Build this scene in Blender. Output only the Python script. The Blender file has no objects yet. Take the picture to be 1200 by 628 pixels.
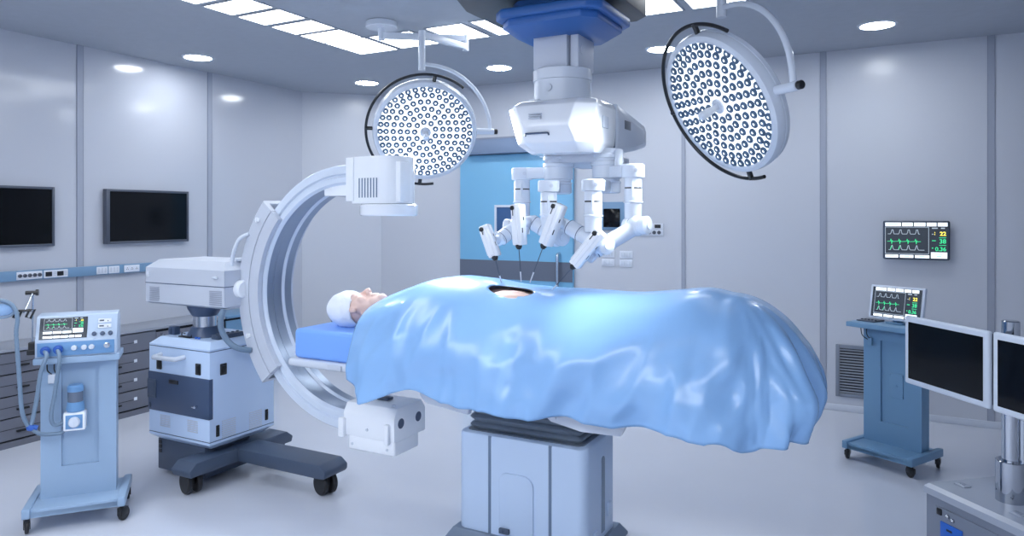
import bpy, bmesh, math, random
from mathutils import Vector, Matrix, noise
random.seed(4)
S = bpy.context.scene
C = S.collection
R = math.radians
PI = math.pi
H = 2.775                       # ceiling height
XL, YB = -5.38, 6.08            # left wall, back wall
XR, YF = 2.5, -1.0              # right wall, front wall

# ------------------------------------------------------------------ materials
def mat(name, col, rough=.5, metal=0., emit=0., ecol=None, coat=0., spec=.5, bump=0., bscale=40., var=0., trans=0., alpha=1.):
    m = bpy.data.materials.new(name); m.use_nodes = True
    nt = m.node_tree; b = nt.nodes['Principled BSDF']
    b.inputs['Base Color'].default_value = (*col, 1)
    b.inputs['Roughness'].default_value = rough
    b.inputs['Metallic'].default_value = metal
    b.inputs['Specular IOR Level'].default_value = spec
    b.inputs['Coat Weight'].default_value = coat
    b.inputs['Coat Roughness'].default_value = .08
    b.inputs['Transmission Weight'].default_value = trans
    b.inputs['Alpha'].default_value = alpha
    if emit:
        b.inputs['Emission Color'].default_value = (*(ecol or col), 1)
        b.inputs['Emission Strength'].default_value = emit
    if bump or var:
        tc = nt.nodes.new('ShaderNodeTexCoord'); nz = nt.nodes.new('ShaderNodeTexNoise')
        nz.inputs['Scale'].default_value = bscale; nz.inputs['Detail'].default_value = 4
        nt.links.new(tc.outputs['Object'], nz.inputs['Vector'])
        if bump:
            bp = nt.nodes.new('ShaderNodeBump'); bp.inputs['Strength'].default_value = bump
            bp.inputs['Distance'].default_value = .01
            nt.links.new(nz.outputs['Fac'], bp.inputs['Height']); nt.links.new(bp.outputs['Normal'], b.inputs['Normal'])
        if var:
            mx = nt.nodes.new('ShaderNodeMix'); mx.data_type = 'RGBA'
            mx.inputs[6].default_value = (*[c*(1-var) for c in col], 1)
            mx.inputs[7].default_value = (*[min(1, c*(1+var)) for c in col], 1)
            nt.links.new(nz.outputs['Fac'], mx.inputs[0]); nt.links.new(mx.outputs[2], b.inputs['Base Color'])
    return m

M = {}
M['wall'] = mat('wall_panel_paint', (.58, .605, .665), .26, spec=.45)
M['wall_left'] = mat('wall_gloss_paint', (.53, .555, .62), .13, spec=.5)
M['trim'] = mat('joint_strip', (.36, .39, .47), .35)
M['trim_dark'] = mat('joint_groove', (.25, .28, .36), .5)
M['base'] = mat('baseboard_vinyl', (.62, .66, .74), .3)
M['floor'] = mat('floor_resin', (.61, .64, .72), .13, spec=.5, var=.03, bscale=3)
M['ceil'] = mat('ceiling_plaster', (.40, .43, .485), .75, bump=.25, bscale=14, var=.05)
M['panel_on'] = mat('panel_light', (1, 1, 1), .4, emit=5.2, ecol=(.91, .955, 1))
M['down_on'] = mat('downlight_glow', (1, 1, 1), .4, emit=42., ecol=(.91, .955, 1))
M['white'] = mat('white_plastic', (.66, .71, .79), .24, spec=.5)
M['whiteg'] = mat('white_enamel_gloss', (.84, .87, .92), .16, coat=.4)
M['offwhite'] = mat('pale_grey_plastic', (.56, .60, .68), .4)
M['carm'] = mat('scanner_white', (.88, .91, .95), .25)
M['ring'] = mat('scanner_arc_white', (.66, .73, .84), .25)
M['sleeve'] = mat('scanner_grey', (.56, .60, .68), .38)
M['cartw'] = mat('cart_pale_blue', (.57, .71, .92), .33)
M['steel'] = mat('brushed_steel', (.60, .64, .70), .22, metal=1)
M['steelin'] = mat('track_steel', (.30, .36, .46), .30, metal=.7)
M['chrome'] = mat('chrome', (.46, .49, .54), .06, metal=1)
M['dark'] = mat('dark_slate_plastic', (.060, .085, .135), .4)
M['slate'] = mat('slate_panel', (.050, .080, .150), .35)
M['black'] = mat('black_rubber', (.012, .013, .016), .45)
M['blackp'] = mat('black_plastic', (.010, .011, .014), .3)
M['screen_off'] = mat('black_glass_screen', (.004, .005, .007), .10, spec=.22)
M['tvframe'] = mat('grey_metal_bezel', (.10, .115, .15), .35, metal=.4)
M['bezel'] = mat('white_bezel', (.66, .72, .82), .3)
M['rail'] = mat('blue_rail', (.17, .30, .46), .4)
M['plate'] = mat('plate_white', (.70, .74, .82), .35)
M['cab'] = mat('grey_cabinet_laminate', (.15, .16, .20), .3)
M['cabdark'] = mat('cabinet_gap', (.015, .017, .024), .6)
M['ctop'] = mat('grey_worktop', (.30, .325, .385), .35)
M['cabblue'] = mat('blue_cabinet_laminate', (.13, .26, .42), .35)
M['door'] = mat('door_blue', (.19, .46, .70), .35)
M['doorband'] = mat('door_grey_band', (.13, .155, .21), .35)
M['header'] = mat('door_header_grey', (.20, .27, .40), .35)
M['winglass'] = mat('blue_window_glass', (.06, .13, .28), .08)
M['matt'] = mat('blue_mattress_vinyl', (.21, .43, .95), .42)
M['drape'] = mat('blue_drape', (.27, .49, .82), .26, spec=.55, coat=.18, bump=.03, bscale=6)
M['skin'] = mat('skin', (.80, .56, .48), .5)
M['cap'] = mat('white_cap_fabric', (.84, .87, .92), .8, bump=.3, bscale=60)
M['navy'] = mat('robot_blue', (.028, .12, .38), .38)
M['charcoal'] = mat('mount_charcoal', (.030, .040, .056), .45)
M['ped'] = mat('pedestal_pale_blue', (.50, .62, .80), .28)
M['pedgroove'] = mat('pedestal_groove', (.14, .20, .30), .45)
M['bellows'] = mat('bellows_grey', (.17, .21, .26), .38)
M['pedbase'] = mat('pedestal_base_grey', (.16, .21, .29), .45)
M['vent'] = mat('ventilator_pale', (.29, .41, .57), .32)
M['console'] = mat('console_pale', (.46, .56, .70), .3)
M['ventblue'] = mat('ventilator_blue_panel', (.14, .30, .54), .35)
M['mcart'] = mat('monitor_cart_blue', (.150, .29, .45), .38)
M['hose'] = mat('hose_blue_grey', (.16, .235, .33), .35)
M['bluecap'] = mat('deep_blue_cap', (.02, .10, .42), .35)
M['mask'] = mat('mask_clear_blue', (.25, .45, .75), .12, alpha=.55)
M['jar'] = mat('jar_smoky', (.16, .20, .28), .08, alpha=.72)
M['tower'] = mat('tower_grey', (.20, .23, .295), .4)
M['towertop'] = mat('tower_top', (.38, .42, .50), .22)
M['panelblue'] = mat('connector_blue', (.02, .13, .55), .4)
M['grille'] = mat('grille_grey', (.22, .25, .31), .4)
M['louvre'] = mat('louvre_dark', (.06, .07, .09), .45)
M['lamp_on'] = mat('lamp_face_glow', (1, 1, 1), .3, emit=.95, ecol=(.93, .97, 1))
M['lens'] = mat('lens_glass', (.085, .14, .22), .3, spec=.2)
M['lens_dot'] = mat('lens_led', (1, 1, 1), .3, emit=.95, ecol=(.9, .96, 1))
M['scr'] = mat('monitor_screen_dark', (.012, .016, .024), .25, emit=.05, ecol=(.25, .35, .5))
M['scr_panel'] = mat('monitor_screen_pane', (.010, .013, .020), .25, emit=.075, ecol=(.22, .30, .42))
M['scr_white'] = mat('screen_white_key', (.7, .75, .8), .3, emit=.75, ecol=(.85, .93, 1))
M['scr_blue'] = mat('screen_blue_label', (.3, .5, .8), .3, emit=.55, ecol=(.35, .60, .95))
M['scr_green'] = mat('screen_green', (.02, .5, .2), .3, emit=.55, ecol=(.05, .75, .30))
M['scr_grey'] = mat('screen_grey_trace', (.3, .35, .4), .3, emit=.35, ecol=(.6, .7, .8))
M['scr_yel'] = mat('screen_yellow', (.7, .6, .05), .3, emit=.9, ecol=(1, .85, .12))

# ------------------------------------------------------------------ mesh builder
class MB:
    def __init__(s, m=None):
        s.bm = bmesh.new(); s.mats = []; s.cur = 0
        if m: s.m(m)
    def m(s, name):
        if name not in s.mats: s.mats.append(name)
        s.cur = s.mats.index(name); return s
    def _take(s, t, Mx=None):
        if Mx is not None: bmesh.ops.transform(t, matrix=Mx, verts=t.verts)
        for f in t.faces: f.material_index = s.cur
        me = bpy.data.meshes.new('tmp'); t.to_mesh(me); t.free()
        s.bm.from_mesh(me); bpy.data.meshes.remove(me); return s
    def box(s, x0, x1, y0, y1, z0, z1, bev=0., seg=2, Mx=None):
        t = bmesh.new(); bmesh.ops.create_cube(t, size=1)
        for v in t.verts:
            v.co = Vector(((x0+x1)/2+v.co.x*(x1-x0), (y0+y1)/2+v.co.y*(y1-y0), (z0+z1)/2+v.co.z*(z1-z0)))
        if bev: bmesh.ops.bevel(t, geom=t.edges[:], offset=bev, segments=seg, profile=.5, affect='EDGES')
        return s._take(t, Mx)
    def cbox(s, x0, x1, y0, y1, z0, z1, ct, cb, iz=None, izb=None):
        """box with chamfered top (inset ct) and bottom (inset cb)"""
        t = bmesh.new(); rows = []
        iz = ct if iz is None else iz; izb = cb if izb is None else izb
        L = []
        if cb: L.append((z0, cb))
        L.append((z0+(izb if cb else 0), 0)); L.append((z1-(iz if ct else 0), 0))
        if ct: L.append((z1, ct))
        for z, c in L:
            rows.append([t.verts.new(p) for p in ((x0+c, y0+c, z), (x1-c, y0+c, z), (x1-c, y1-c, z), (x0+c, y1-c, z))])
        t.faces.new(rows[0][::-1]); t.faces.new(rows[-1])
        for a, b in zip(rows, rows[1:]):
            for i in range(4): t.faces.new((a[i], a[(i+1) % 4], b[(i+1) % 4], b[i]))
        return s._take(t)
    def prism(s, poly, a0, a1, axis='Z', bev=0., seg=2, Mx=None):
        """poly in the plane across axis: Z->(x,y)  Y->(x,z)  X->(y,z)"""
        t = bmesh.new()
        def P(u, v, a): return (u, v, a) if axis == 'Z' else (u, a, v) if axis == 'Y' else (a, u, v)
        A = [t.verts.new(P(u, v, a0)) for u, v in poly]; B = [t.verts.new(P(u, v, a1)) for u, v in poly]
        n = len(poly); t.faces.new(A[::-1]); t.faces.new(B)
        for i in range(n): t.faces.new((A[i], A[(i+1) % n], B[(i+1) % n], B[i]))
        bmesh.ops.recalc_face_normals(t, faces=t.faces)
        if bev: bmesh.ops.bevel(t, geom=t.edges[:], offset=bev, segments=seg, profile=.5, affect='EDGES')
        return s._take(t, Mx)
    def lathe(s, prof, p0=(0, 0, 0), d=(0, 0, 1), n=28):
        """prof: list of (radius, height along d)"""
        t = bmesh.new(); rings = []
        for r, h in prof:
            if r < 1e-6: rings.append([t.verts.new((0, 0, h))])
            else: rings.append([t.verts.new((r*math.cos(2*PI*i/n), r*math.sin(2*PI*i/n), h)) for i in range(n)])
        for a, b in zip(rings, rings[1:]):
            for i in range(n):
                j = (i+1) % n
                if len(a) == 1 and len(b) == 1: continue
                if len(a) == 1: t.faces.new((a[0], b[j], b[i]))
                elif len(b) == 1: t.faces.new((a[i], a[j], b[0]))
                else: t.faces.new((a[i], a[j], b[j], b[i]))
        if len(rings[0]) > 1: t.faces.new(rings[0][::-1])
        if len(rings[-1]) > 1: t.faces.new(rings[-1])
        bmesh.ops.recalc_face_normals(t, faces=t.faces)
        q = Vector((0, 0, 1)).rotation_difference(Vector(d).normalized()).to_matrix().to_4x4()
        return s._take(t, Matrix.Translation(p0) @ q)
    def cyl(s, p0, p1, r, r2=None, n=24, bev=0.):
        p0 = Vector(p0); p1 = Vector(p1); L = (p1-p0).length; r2 = r if r2 is None else r2
        if bev: pr = [(r-bev, 0), (r, bev), (r2, L-bev), (r2-bev, L)]
        else: pr = [(r, 0), (r2, L)]
        return s.lathe(pr, p0, p1-p0, n)
    def tube(s, pts, r, n=10, closed=False):
        pts = [Vector(p) for p in pts]; N = len(pts)
        rr = r if isinstance(r, (list, tuple)) else [r]*N
        t = bmesh.new(); rings = []; up = None
        for i, p in enumerate(pts):
            if closed: d = (pts[(i+1) % N]-pts[i-1]).normalized()
            else: d = (pts[min(i+1, N-1)]-pts[max(i-1, 0)]).normalized()
            if up is None:
                up = Vector((0, 0, 1)) if abs(d.z) < .9 else Vector((1, 0, 0))
            a = (up-d*up.dot(d)).normalized(); up = a; b = d.cross(a)
            rings.append([t.verts.new(p+rr[i]*(math.cos(2*PI*k/n)*a+math.sin(2*PI*k/n)*b)) for k in range(n)])
        pairs = list(zip(rings, rings[1:]))
        if closed: pairs.append((rings[-1], rings[0]))
        for a, b in pairs:
            for k in range(n): t.faces.new((a[k], a[(k+1) % n], b[(k+1) % n], b[k]))
        if not closed: t.faces.new(rings[0][::-1]); t.faces.new(rings[-1])
        bmesh.ops.recalc_face_normals(t, faces=t.faces)
        return s._take(t)
    def ell(s, c, r, n=24, Mx=None):
        t = bmesh.new(); bmesh.ops.create_uvsphere(t, u_segments=n, v_segments=n//2, radius=1)
        m = Matrix.Translation(c) @ (Mx or Matrix.Identity(4)) @ Matrix.Diagonal((*r, 1))
        return s._take(t, m)
    def arc(s, prof, cx, cz, a0, a1, n=64):
        """closed profile of (radius, y) swept about (cx, cz) in the XZ plane, angles in degrees"""
        t = bmesh.new(); rings = []
        for i in range(n+1):
            a = R(a0+(a1-a0)*i/n)
            rings.append([t.verts.new((cx+r*math.cos(a), y, cz+r*math.sin(a))) for r, y in prof])
        k = len(prof)
        for a, b in zip(rings, rings[1:]):
            for i in range(k): t.faces.new((a[i], a[(i+1) % k], b[(i+1) % k], b[i]))
        t.faces.new(rings[0][::-1]); t.faces.new(rings[-1])
        bmesh.ops.recalc_face_normals(t, faces=t.faces)
        return s._take(t)
    def quad(s, x0, x1, y0, y1, z, Mx=None):
        t = bmesh.new(); t.faces.new([t.verts.new(p) for p in ((x0, y0, z), (x1, y0, z), (x1, y1, z), (x0, y1, z))])
        return s._take(t, Mx)
    def raw(s, me, Mx=None):
        t = bmesh.new(); t.from_mesh(me); return s._take(t, Mx)
    def xf(s, Mx): bmesh.ops.transform(s.bm, matrix=Mx, verts=s.bm.verts); return s
    def mesh(s, name, ang=35):
        for f in s.bm.faces: f.smooth = True
        for e in s.bm.edges:
            if len(e.link_faces) == 2:
                e.smooth = e.calc_face_angle(0) < R(ang)
                if e.link_faces[0].material_index != e.link_faces[1].material_index: e.smooth = False
        me = bpy.data.meshes.new(name); s.bm.to_mesh(me); s.bm.free()
        for n in s.mats: me.materials.append(M[n])
        return me

def link(name, me, parent=None):
    o = bpy.data.objects.new(name, me); C.objects.link(o)
    if parent: o.parent = parent
    return o
def part(name, mb, parent, world=False, ang=35, label=None):
    """world=True: the builder used world coordinates; move them into the parent's frame"""
    if world:
        Mx = Matrix.Identity(4); p = parent
        while p: Mx = Matrix.LocRotScale(p.location, p.rotation_euler, None) @ Mx; p = p.parent
        mb.xf(Mx.inverted())
    o = link(name, mb.mesh(name, ang), parent)
    if label: o['label'] = label
    return o
def thing(name, label, cat, loc=(0, 0, 0), rz=0., group=None):
    o = bpy.data.objects.new(name, None); C.objects.link(o); o.empty_display_size = .1
    o.location = loc; o.rotation_euler = (0, 0, rz); o['label'] = label; o['category'] = cat
    if group: o['group'] = group
    return o
def whole(name, mb, label, cat, loc=None, group=None, ang=35):
    """a thing that is one mesh; builder in world coordinates, origin moved to loc"""
    if loc: mb.xf(Matrix.Translation(-Vector(loc)))
    o = link(name, mb.mesh(name, ang)); o['label'] = label; o['category'] = cat
    if loc: o.location = loc
    if group: o['group'] = group
    return o
def struct(name, mb, parent=None):
    o = link(name, mb.mesh(name), parent)
    if parent is None: o['kind'] = 'structure'
    return o
_txt = {}
def text_mesh(txt, size):
    cu = bpy.data.curves.new('t', 'FONT'); cu.body = txt; cu.size = size; cu.align_x = 'RIGHT'; cu.offset = size*.02
    o = bpy.data.objects.new('t', cu); C.objects.link(o)
    dg = bpy.context.evaluated_depsgraph_get(); dg.update()
    me = bpy.data.meshes.new_from_object(o.evaluated_get(dg))
    bpy.data.objects.remove(o); bpy.data.curves.remove(cu)
    return me
def smooth_pts(P, k=6):
    P = [Vector(p) for p in P]; out = []
    for i in range(len(P)-1):
        a, b, c, d = P[max(i-1, 0)], P[i], P[i+1], P[min(i+2, len(P)-1)]
        for j in range(k):
            t = j/k
            out.append(.5*((2*b)+(c-a)*t+(2*a-5*b+4*c-d)*t*t+(3*b-a-3*c+d)*t**3))
    return out+[P[-1]]

# ------------------------------------------------------------------ room shell
mb = MB('floor'); mb.box(XL-.12, XR+.12, YF-.12, YB+.12, -.1, 0); struct('floor', mb)
mb = MB('ceil'); mb.box(XL-.12, XR+.12, YF-.12, YB+.12, H, H+.1); struct('ceiling', mb)
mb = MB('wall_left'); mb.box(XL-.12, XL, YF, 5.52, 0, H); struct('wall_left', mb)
mb = MB('wall'); mb.prism([(XL, 5.52), (-4.80, YB), (-4.80, YB+.12), (XL-.12, YB+.12), (XL-.12, 5.52)], 0, H); struct('wall_back_left', mb)
mb = MB('wall'); mb.box(-4.80, XR, YB, YB+.12, 0, H); struct('wall_back', mb)
mb = MB('wall'); mb.box(XR, XR+.12, YF, YB+.12, 0, H); struct('wall_right', mb)
mb = MB('wall'); mb.box(XL-.12, XR+.12, YF-.12, YF, 0, H); struct('wall_front', mb)
mb = MB('base'); mb.box(-2.45, XR, YB-.012, YB, 0, .05, .004); mb.box(-4.79, -3.86, YB-.012, YB, 0, .05, .004); struct('baseboard_back', mb)
mb = MB('base'); mb.prism([(XL+.005, 5.52), (-4.80, YB-.005), (-4.788, YB-.015), (XL+.012, 5.505)], 0, .05); struct('baseboard_back_left', mb)
def trim_left(n, y, w):
    mb = MB('trim'); mb.box(XL, XL+.006, y-w/2, y+w/2, 0, H)
    mb.m('trim_dark'); mb.box(XL, XL+.0065, y-w/2-.003, y-w/2, 0, H); mb.box(XL, XL+.0065, y+w/2, y+w/2+.003, 0, H)
    struct('trim_%d' % n, mb)
def trim_back(n, x, w):
    mb = MB('trim'); mb.box(x-w/2, x+w/2, YB-.006, YB, .05, H)
    mb.m('trim_dark'); mb.box(x-w/2-.003, x-w/2, YB-.0065, YB, .05, H); mb.box(x+w/2, x+w/2+.003, YB-.0065, YB, .05, H)
    struct('trim_%d' % n, mb)
trim_left(1, 3.233, .044); trim_left(2, 4.386, .040); trim_left(3, 2.08, .044); trim_left(4, .93, .044)
trim_back(5, -1.582, .026); trim_back(6, -.490, .040); trim_back(7, .603, .040); trim_back(8, 1.70, .040)

# door in the back wall
d0, d1 = -3.79, -2.583
mb = MB('door')
mb.box(d0, d1, YB-.045, YB-.006, .012, 2.09, .004)
dr = struct('door_1', mb)
mb = MB('doorband'); mb.box(d0+.002, d1-.002, YB-.050, YB-.044, .895, 1.075); struct('kick_band', mb, dr)
mb = MB('plate'); fr = .022
wx0, wx1, wz0, wz1 = -3.395, -3.02, 1.33, 1.605
mb.box(wx0, wx0+fr, YB-.056, YB-.044, wz0, wz1); mb.box(wx1-fr, wx1, YB-.056, YB-.044, wz0, wz1)
mb.box(wx0+fr, wx1-fr, YB-.056, YB-.044, wz0, wz0+fr); mb.box(wx0+fr, wx1-fr, YB-.056, YB-.044, wz1-fr, wz1)
mb.m('winglass'); mb.box(wx0+fr, wx1-fr, YB-.049, YB-.044, wz0+fr, wz1-fr); struct('door_window', mb, dr)
mb = MB('steel'); hx = -2.715
mb.tube(smooth_pts([(hx, YB-.045, 1.155), (hx, YB-.085, 1.15), (hx, YB-.095, 1.12), (hx, YB-.095, .9), (hx, YB-.095, .74), (hx, YB-.085, .71), (hx, YB-.045, .705)], 4), .014, 10); struct('door_handle', mb, dr)
mb = MB('header'); mb.box(d0+.06, -2.40, YB-.11, YB, 2.095, 2.235, .004)
mb.m('trim_dark'); mb.box(d0+.06, -2.40, YB-.112, YB, 2.235, 2.25); struct('sliding_track_cover', mb, dr)

# ------------------------------------------------------------------ ceiling lamps
def light_panel(x0, x1, y0, y1, label, group='ceiling light panels of the ring'):
    t = thing('ceiling_light_panel', label, 'ceiling light', ((x0+x1)/2, (y0+y1)/2, H), 0, group)
    w, d = (x1-x0)/2, (y1-y0)/2
    mb = MB('ceil'); e = .012
    for a in ((-w-e, w+e, -d-e, -d), (-w-e, w+e, d, d+e), (-w-e, -w, -d, d), (w, w+e, -d, d)): mb.box(*a, -.006, .0)
    part('frame', mb, t)
    mb = MB('panel_on'); mb.box(-w, w, -d, d, -.004, 0); part('diffuser', mb, t)
light_panel(-3.70, -3.345, 4.035, 4.435, 'square white ceiling light panel at the left corner of the ring, lowest in the photo')
rowx = [(-3.295, -2.950), (-2.81, -2.53), (-2.455, -2.06), (-2.00, -1.62), (-1.55, -1.155), (-1.09, -.775)]
rowl = ['white ceiling light panel beside the corner panel, behind the left surgical lamp arm',
        'small white ceiling light panel seen between the two jointed arms of the left surgical lamp',
        'white ceiling light panel right of the left surgical lamp arm',
        'white ceiling light panel cut off by the blue edge of the robot mount',
        'white ceiling light panel just right of the dark robot mount',
        'white ceiling light panel behind the pole of the right surgical lamp']
for (a, b), l in zip(rowx, rowl): light_panel(a, b, 4.04, 4.42, l)
coll = [(3.780, 4.012), (3.512, 3.736), (3.236, 3.457), (2.975, 3.186), (2.70, 2.918)]
names = ['white ceiling light panel next to the corner panel on the left side of the ring',
         'second ceiling light panel from the corner on the left side of the ring',
         'third ceiling light panel from the corner on the left side of the ring',
         'fourth ceiling light panel from the corner, large and near the top edge of the photo',
         'ceiling light panel cut off by the top edge, farthest from the ring corner']
for (a, b), l in zip(coll, names): light_panel(-3.70, -3.345, a, b, l)
# unseen rest of the ring, its near strip moved and widened for front light
light_panel(-3.70, .86, -.75, .05, 'long unseen ceiling light strip at the near side, moved and widened to light front faces', 'strip lights closing the ring')
light_panel(-3.70, -3.345, .30, 2.64, 'long ceiling light strip along the left side of the ring, above the view', 'strip lights closing the ring')

def downlight(x, y, label):
    t = thing('recessed_downlight', label, 'ceiling light', (x, y, H), 0, 'recessed round downlights')
    mb = MB('white'); mb.lathe([(.103, -.001), (.103, -.008), (.120, -.008), (.126, -.001)], n=40); part('trim_ring', mb, t)
    mb = MB('down_on'); mb.lathe([(.103, -.0005), (.103, -.004), (0, -.004)], n=40); part('diffuser', mb, t)
downlight(-4.94, 3.918, 'round downlight at the left, nearest the left wall')
downlight(-4.454, 5.42, 'round downlight above the angled corner wall, left of the left surgical lamp')
downlight(-2.997, 5.40, 'round downlight between the left surgical lamp and the robot column')
downlight(-1.569, 5.38, 'round downlight partly hidden by the right surgical lamp rail')
downlight(-.102, 5.38, 'round downlight at the right, above the wall-mounted patient monitor')

# ------------------------------------------------------------------ left wall: televisions, service rail, cabinets
def tv(y0, y1, label):
    z0, z1 = 1.284, 1.708; yc = (y0+y1)/2; w = (y1-y0)/2; hh = (z1-z0)/2
    t = thing('wall_television', label, 'television', (XL, yc, (z0+z1)/2), 0, 'black televisions on the left wall')
    mb = MB('tvframe'); b = .018
    mb.box(.006, .050, -w, -w+b+.012, -hh, hh, .003); mb.box(.006, .050, w-b, w, -hh, hh, .003)
    mb.box(.006, .050, -w+b+.012, w-b, hh-b, hh, .003); mb.box(.006, .050, -w+b+.012, w-b, -hh, -hh+b, .003)
    mb.box(.001, .030, -w+.01, w-.01, -hh+.01, hh-.01); part('housing', mb, t)
    mb = MB('screen_off'); mb.box(.030, .043, -w+b+.012, w-b, -hh+b, hh-b); part('screen', mb, t)
tv(2.295, 3.025, 'black wall television at the left edge of the photo, cut off')
tv(3.407, 4.137, 'whole black wall television with grey frame above the socket rail')

t = thing('service_rail', 'long blue service rail with socket plates on the left wall', 'rail', (XL, 2.9, 1.085))
mb = MB('rail'); mb.box(0, .04, -1.9, 1.2, -.035, .035, .003); part('channel', mb, t)
def rail_plate(y0, y1, kind):
    a, b = y0-2.9, y1-2.9; mb = MB('plate'); mb.box(.039, .047, a, b, -.028, .027, .003); o = part('socket_plate', mb, t)
    mb = MB('blackp'); L = b-a
    if kind == 'gas':
        for k in range(5):
            mb = MB('tvframe'); mb.lathe([(.013, 0), (.013, .006), (.008, .010), (.008, .004), (0, .004)], (.047, a+L*(k+.6)/5.2, 0), (1, 0, 0), 18); part('gas_outlet', mb, o)
    elif kind == 'data':
        for k in (0, 1):
            mb = MB('blackp'); mb.box(.046, .050, a+L*(.06+.48*k), a+L*(.32+.48*k), -.016, .016); part('port_window', mb, o)
            mb = MB('offwhite'); c = a+L*(.38+.46*k)
            for j in (-1, 0, 1): mb.box(.046, .049, c, c+.018, j*.012-.003, j*.012+.003)
            part('label_strip', mb, o)
    elif kind == 'blank':
        mb = MB('offwhite')
        for k in range(3): mb.box(.0465, .0485, a+L*(.1+.3*k), a+L*(.3+.3*k), -.018, .018, .001)
        part('rocker_switch', mb, o)
    else:
        for k in range(3):
            mb = MB('blackp')
            for dy, dz in ((-.006, -.005), (.006, -.005), (0, .006)): mb.cyl((.0465, a+L*(.2+.3*k)+dy, dz), (.0485, a+L*(.2+.3*k)+dy, dz), .0028, n=8)
            part('outlet_holes', mb, o)
rail_plate(2.771, 2.940, 'gas'); rail_plate(2.951, 3.119, 'data'); rail_plate(3.334, 3.420, 'blank'); rail_plate(3.429, 3.515, 'blank'); rail_plate(3.554, 3.684, 'power')

XC = -5.04
mb = MB('ctop'); mb.box(XL+.002, XC+.012, 1.06, 4.26, .622, .643, .003)
whole('worktop', mb, 'long grey worktop over the drawer cabinets along the left wall', 'worktop', (-5.2, 2.7, .612))
def cabinet(y0, y1, label, kind='drawers'):
    t = thing('drawer_cabinet' if kind == 'drawers' else 'cupboard', label, 'cabinet', (-5.2, (y0+y1)/2, 0), 0, 'grey cabinets along the left wall' if kind != 'blue' else None)
    w = (y1-y0)/2; xf = XC+5.2; m = 'cab' if kind != 'blue' else 'cabblue'
    mb = MB('cabdark'); mb.box(-.175, xf-.018, -w+.001, w-.001, .02, .6195); part('carcass', mb, t)
    mb = MB(m); mb.box(-.175, xf-.004, -w+.001, w-.001, .0, .040); part('plinth', mb, t)
    if kind == 'drawers':
        for k in range(4):
            z0 = .053+k*.1425; z1 = z0+.134
            mb = MB(m); mb.box(xf-.017, xf, -w+.002, w-.002, z0, z1, .002)
            mb.m('cabdark'); mb.box(xf-.001, xf+.0008, -w+.01, .135, z0+.066, z0+.070); o = part('drawer', mb, t)
            mb = MB('blackp'); mb.box(xf, xf+.018, -.045, .03, z0+.042, z0+.055, .003); part('handle', mb, o)
            mb = MB('plate'); mb.box(xf, xf+.003, .135, .160, z0+.062, z0+.085, .001); part('white_tab', mb, o)  # small white square at the end of the drawer's dark line
    else:
        mb = MB(m); mb.box(xf-.017, xf, -w+.002, w-.002, .053, .60, .002); o = part('door', mb, t)
        mb = MB('blackp' if kind == 'blue' else 'steel'); yh = -w+.04 if kind != 'blue' else -.02
        mb.tube([(xf, yh, .585), (xf+.022, yh, .585), (xf+.022, yh, .50), (xf, yh, .50)], .006, 8); part('handle', mb, o)
    return t
cabinet(1.06, 1.70, 'grey drawer cabinet out at the near end of the worktop, left of the photo')
cabinet(1.70, 2.34, 'grey drawer cabinet at the left edge, behind the hanging breathing hose')
cabinet(2.34, 2.98, 'grey four-drawer cabinet behind the ventilator console')
cabinet(2.98, 3.62, 'grey four-drawer cabinet between the ventilator and the scanner cart')
cabinet(3.62, 4.26, 'grey cupboard with upright handle half hidden behind the scanner cart', 'door')
tb = cabinet(4.28, 4.88, 'blue cupboard seen under the scanner head behind its neck', 'blue')
mb = MB('cabblue'); mb.box(-.175, XC+5.2+.012, -.30, .30, .620, .643, .003); part('top', mb, tb)

# vents
def grille(loc, rz, w, h, label):
    t = thing('vent_grille', label, 'vent', loc, rz, None)
    mb = MB('grille'); f = .028; w2, h2 = w/2, h/2
    mb.box(-w2, -w2+f, -.016, 0, -h2, h2, .003); mb.box(w2-f, w2, -.016, 0, -h2, h2, .003)
    mb.box(-w2+f, w2-f, -.016, 0, h2-f, h2, .003); mb.box(-w2+f, w2-f, -.016, 0, -h2, -h2+f, .003); part('frame', mb, t)
    mb = MB('cabdark'); mb.box(-w2+f, w2-f, -.003, 0, -h2+f, h2-f)
    mb.m('grille'); n = max(4, int((h-2*f)/.021))
    for k in range(n):
        z = -h2+f+(k+.5)*(h-2*f)/n
        mb.prism([(-.014, z-.005), (-.012, z-.007), (-.004, z+.003), (-.006, z+.005)], -w2+f, w2-f, 'X')
    part('louvres', mb, t)
grille((-.245, YB, .312), 0, .31, .40, 'grey louvred vent grille low on the back wall beside the blue monitor cart')
# on the angled wall: point along it
u = Vector((.58, .56, 0)).normalized(); pch = Vector((-5.38, 5.52, 0))+u*.46
grille((pch.x, pch.y, .46), math.atan2(u.y, u.x), .34, .24, 'small grey vent grille low on the angled wall behind the patient\'s cap')

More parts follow.
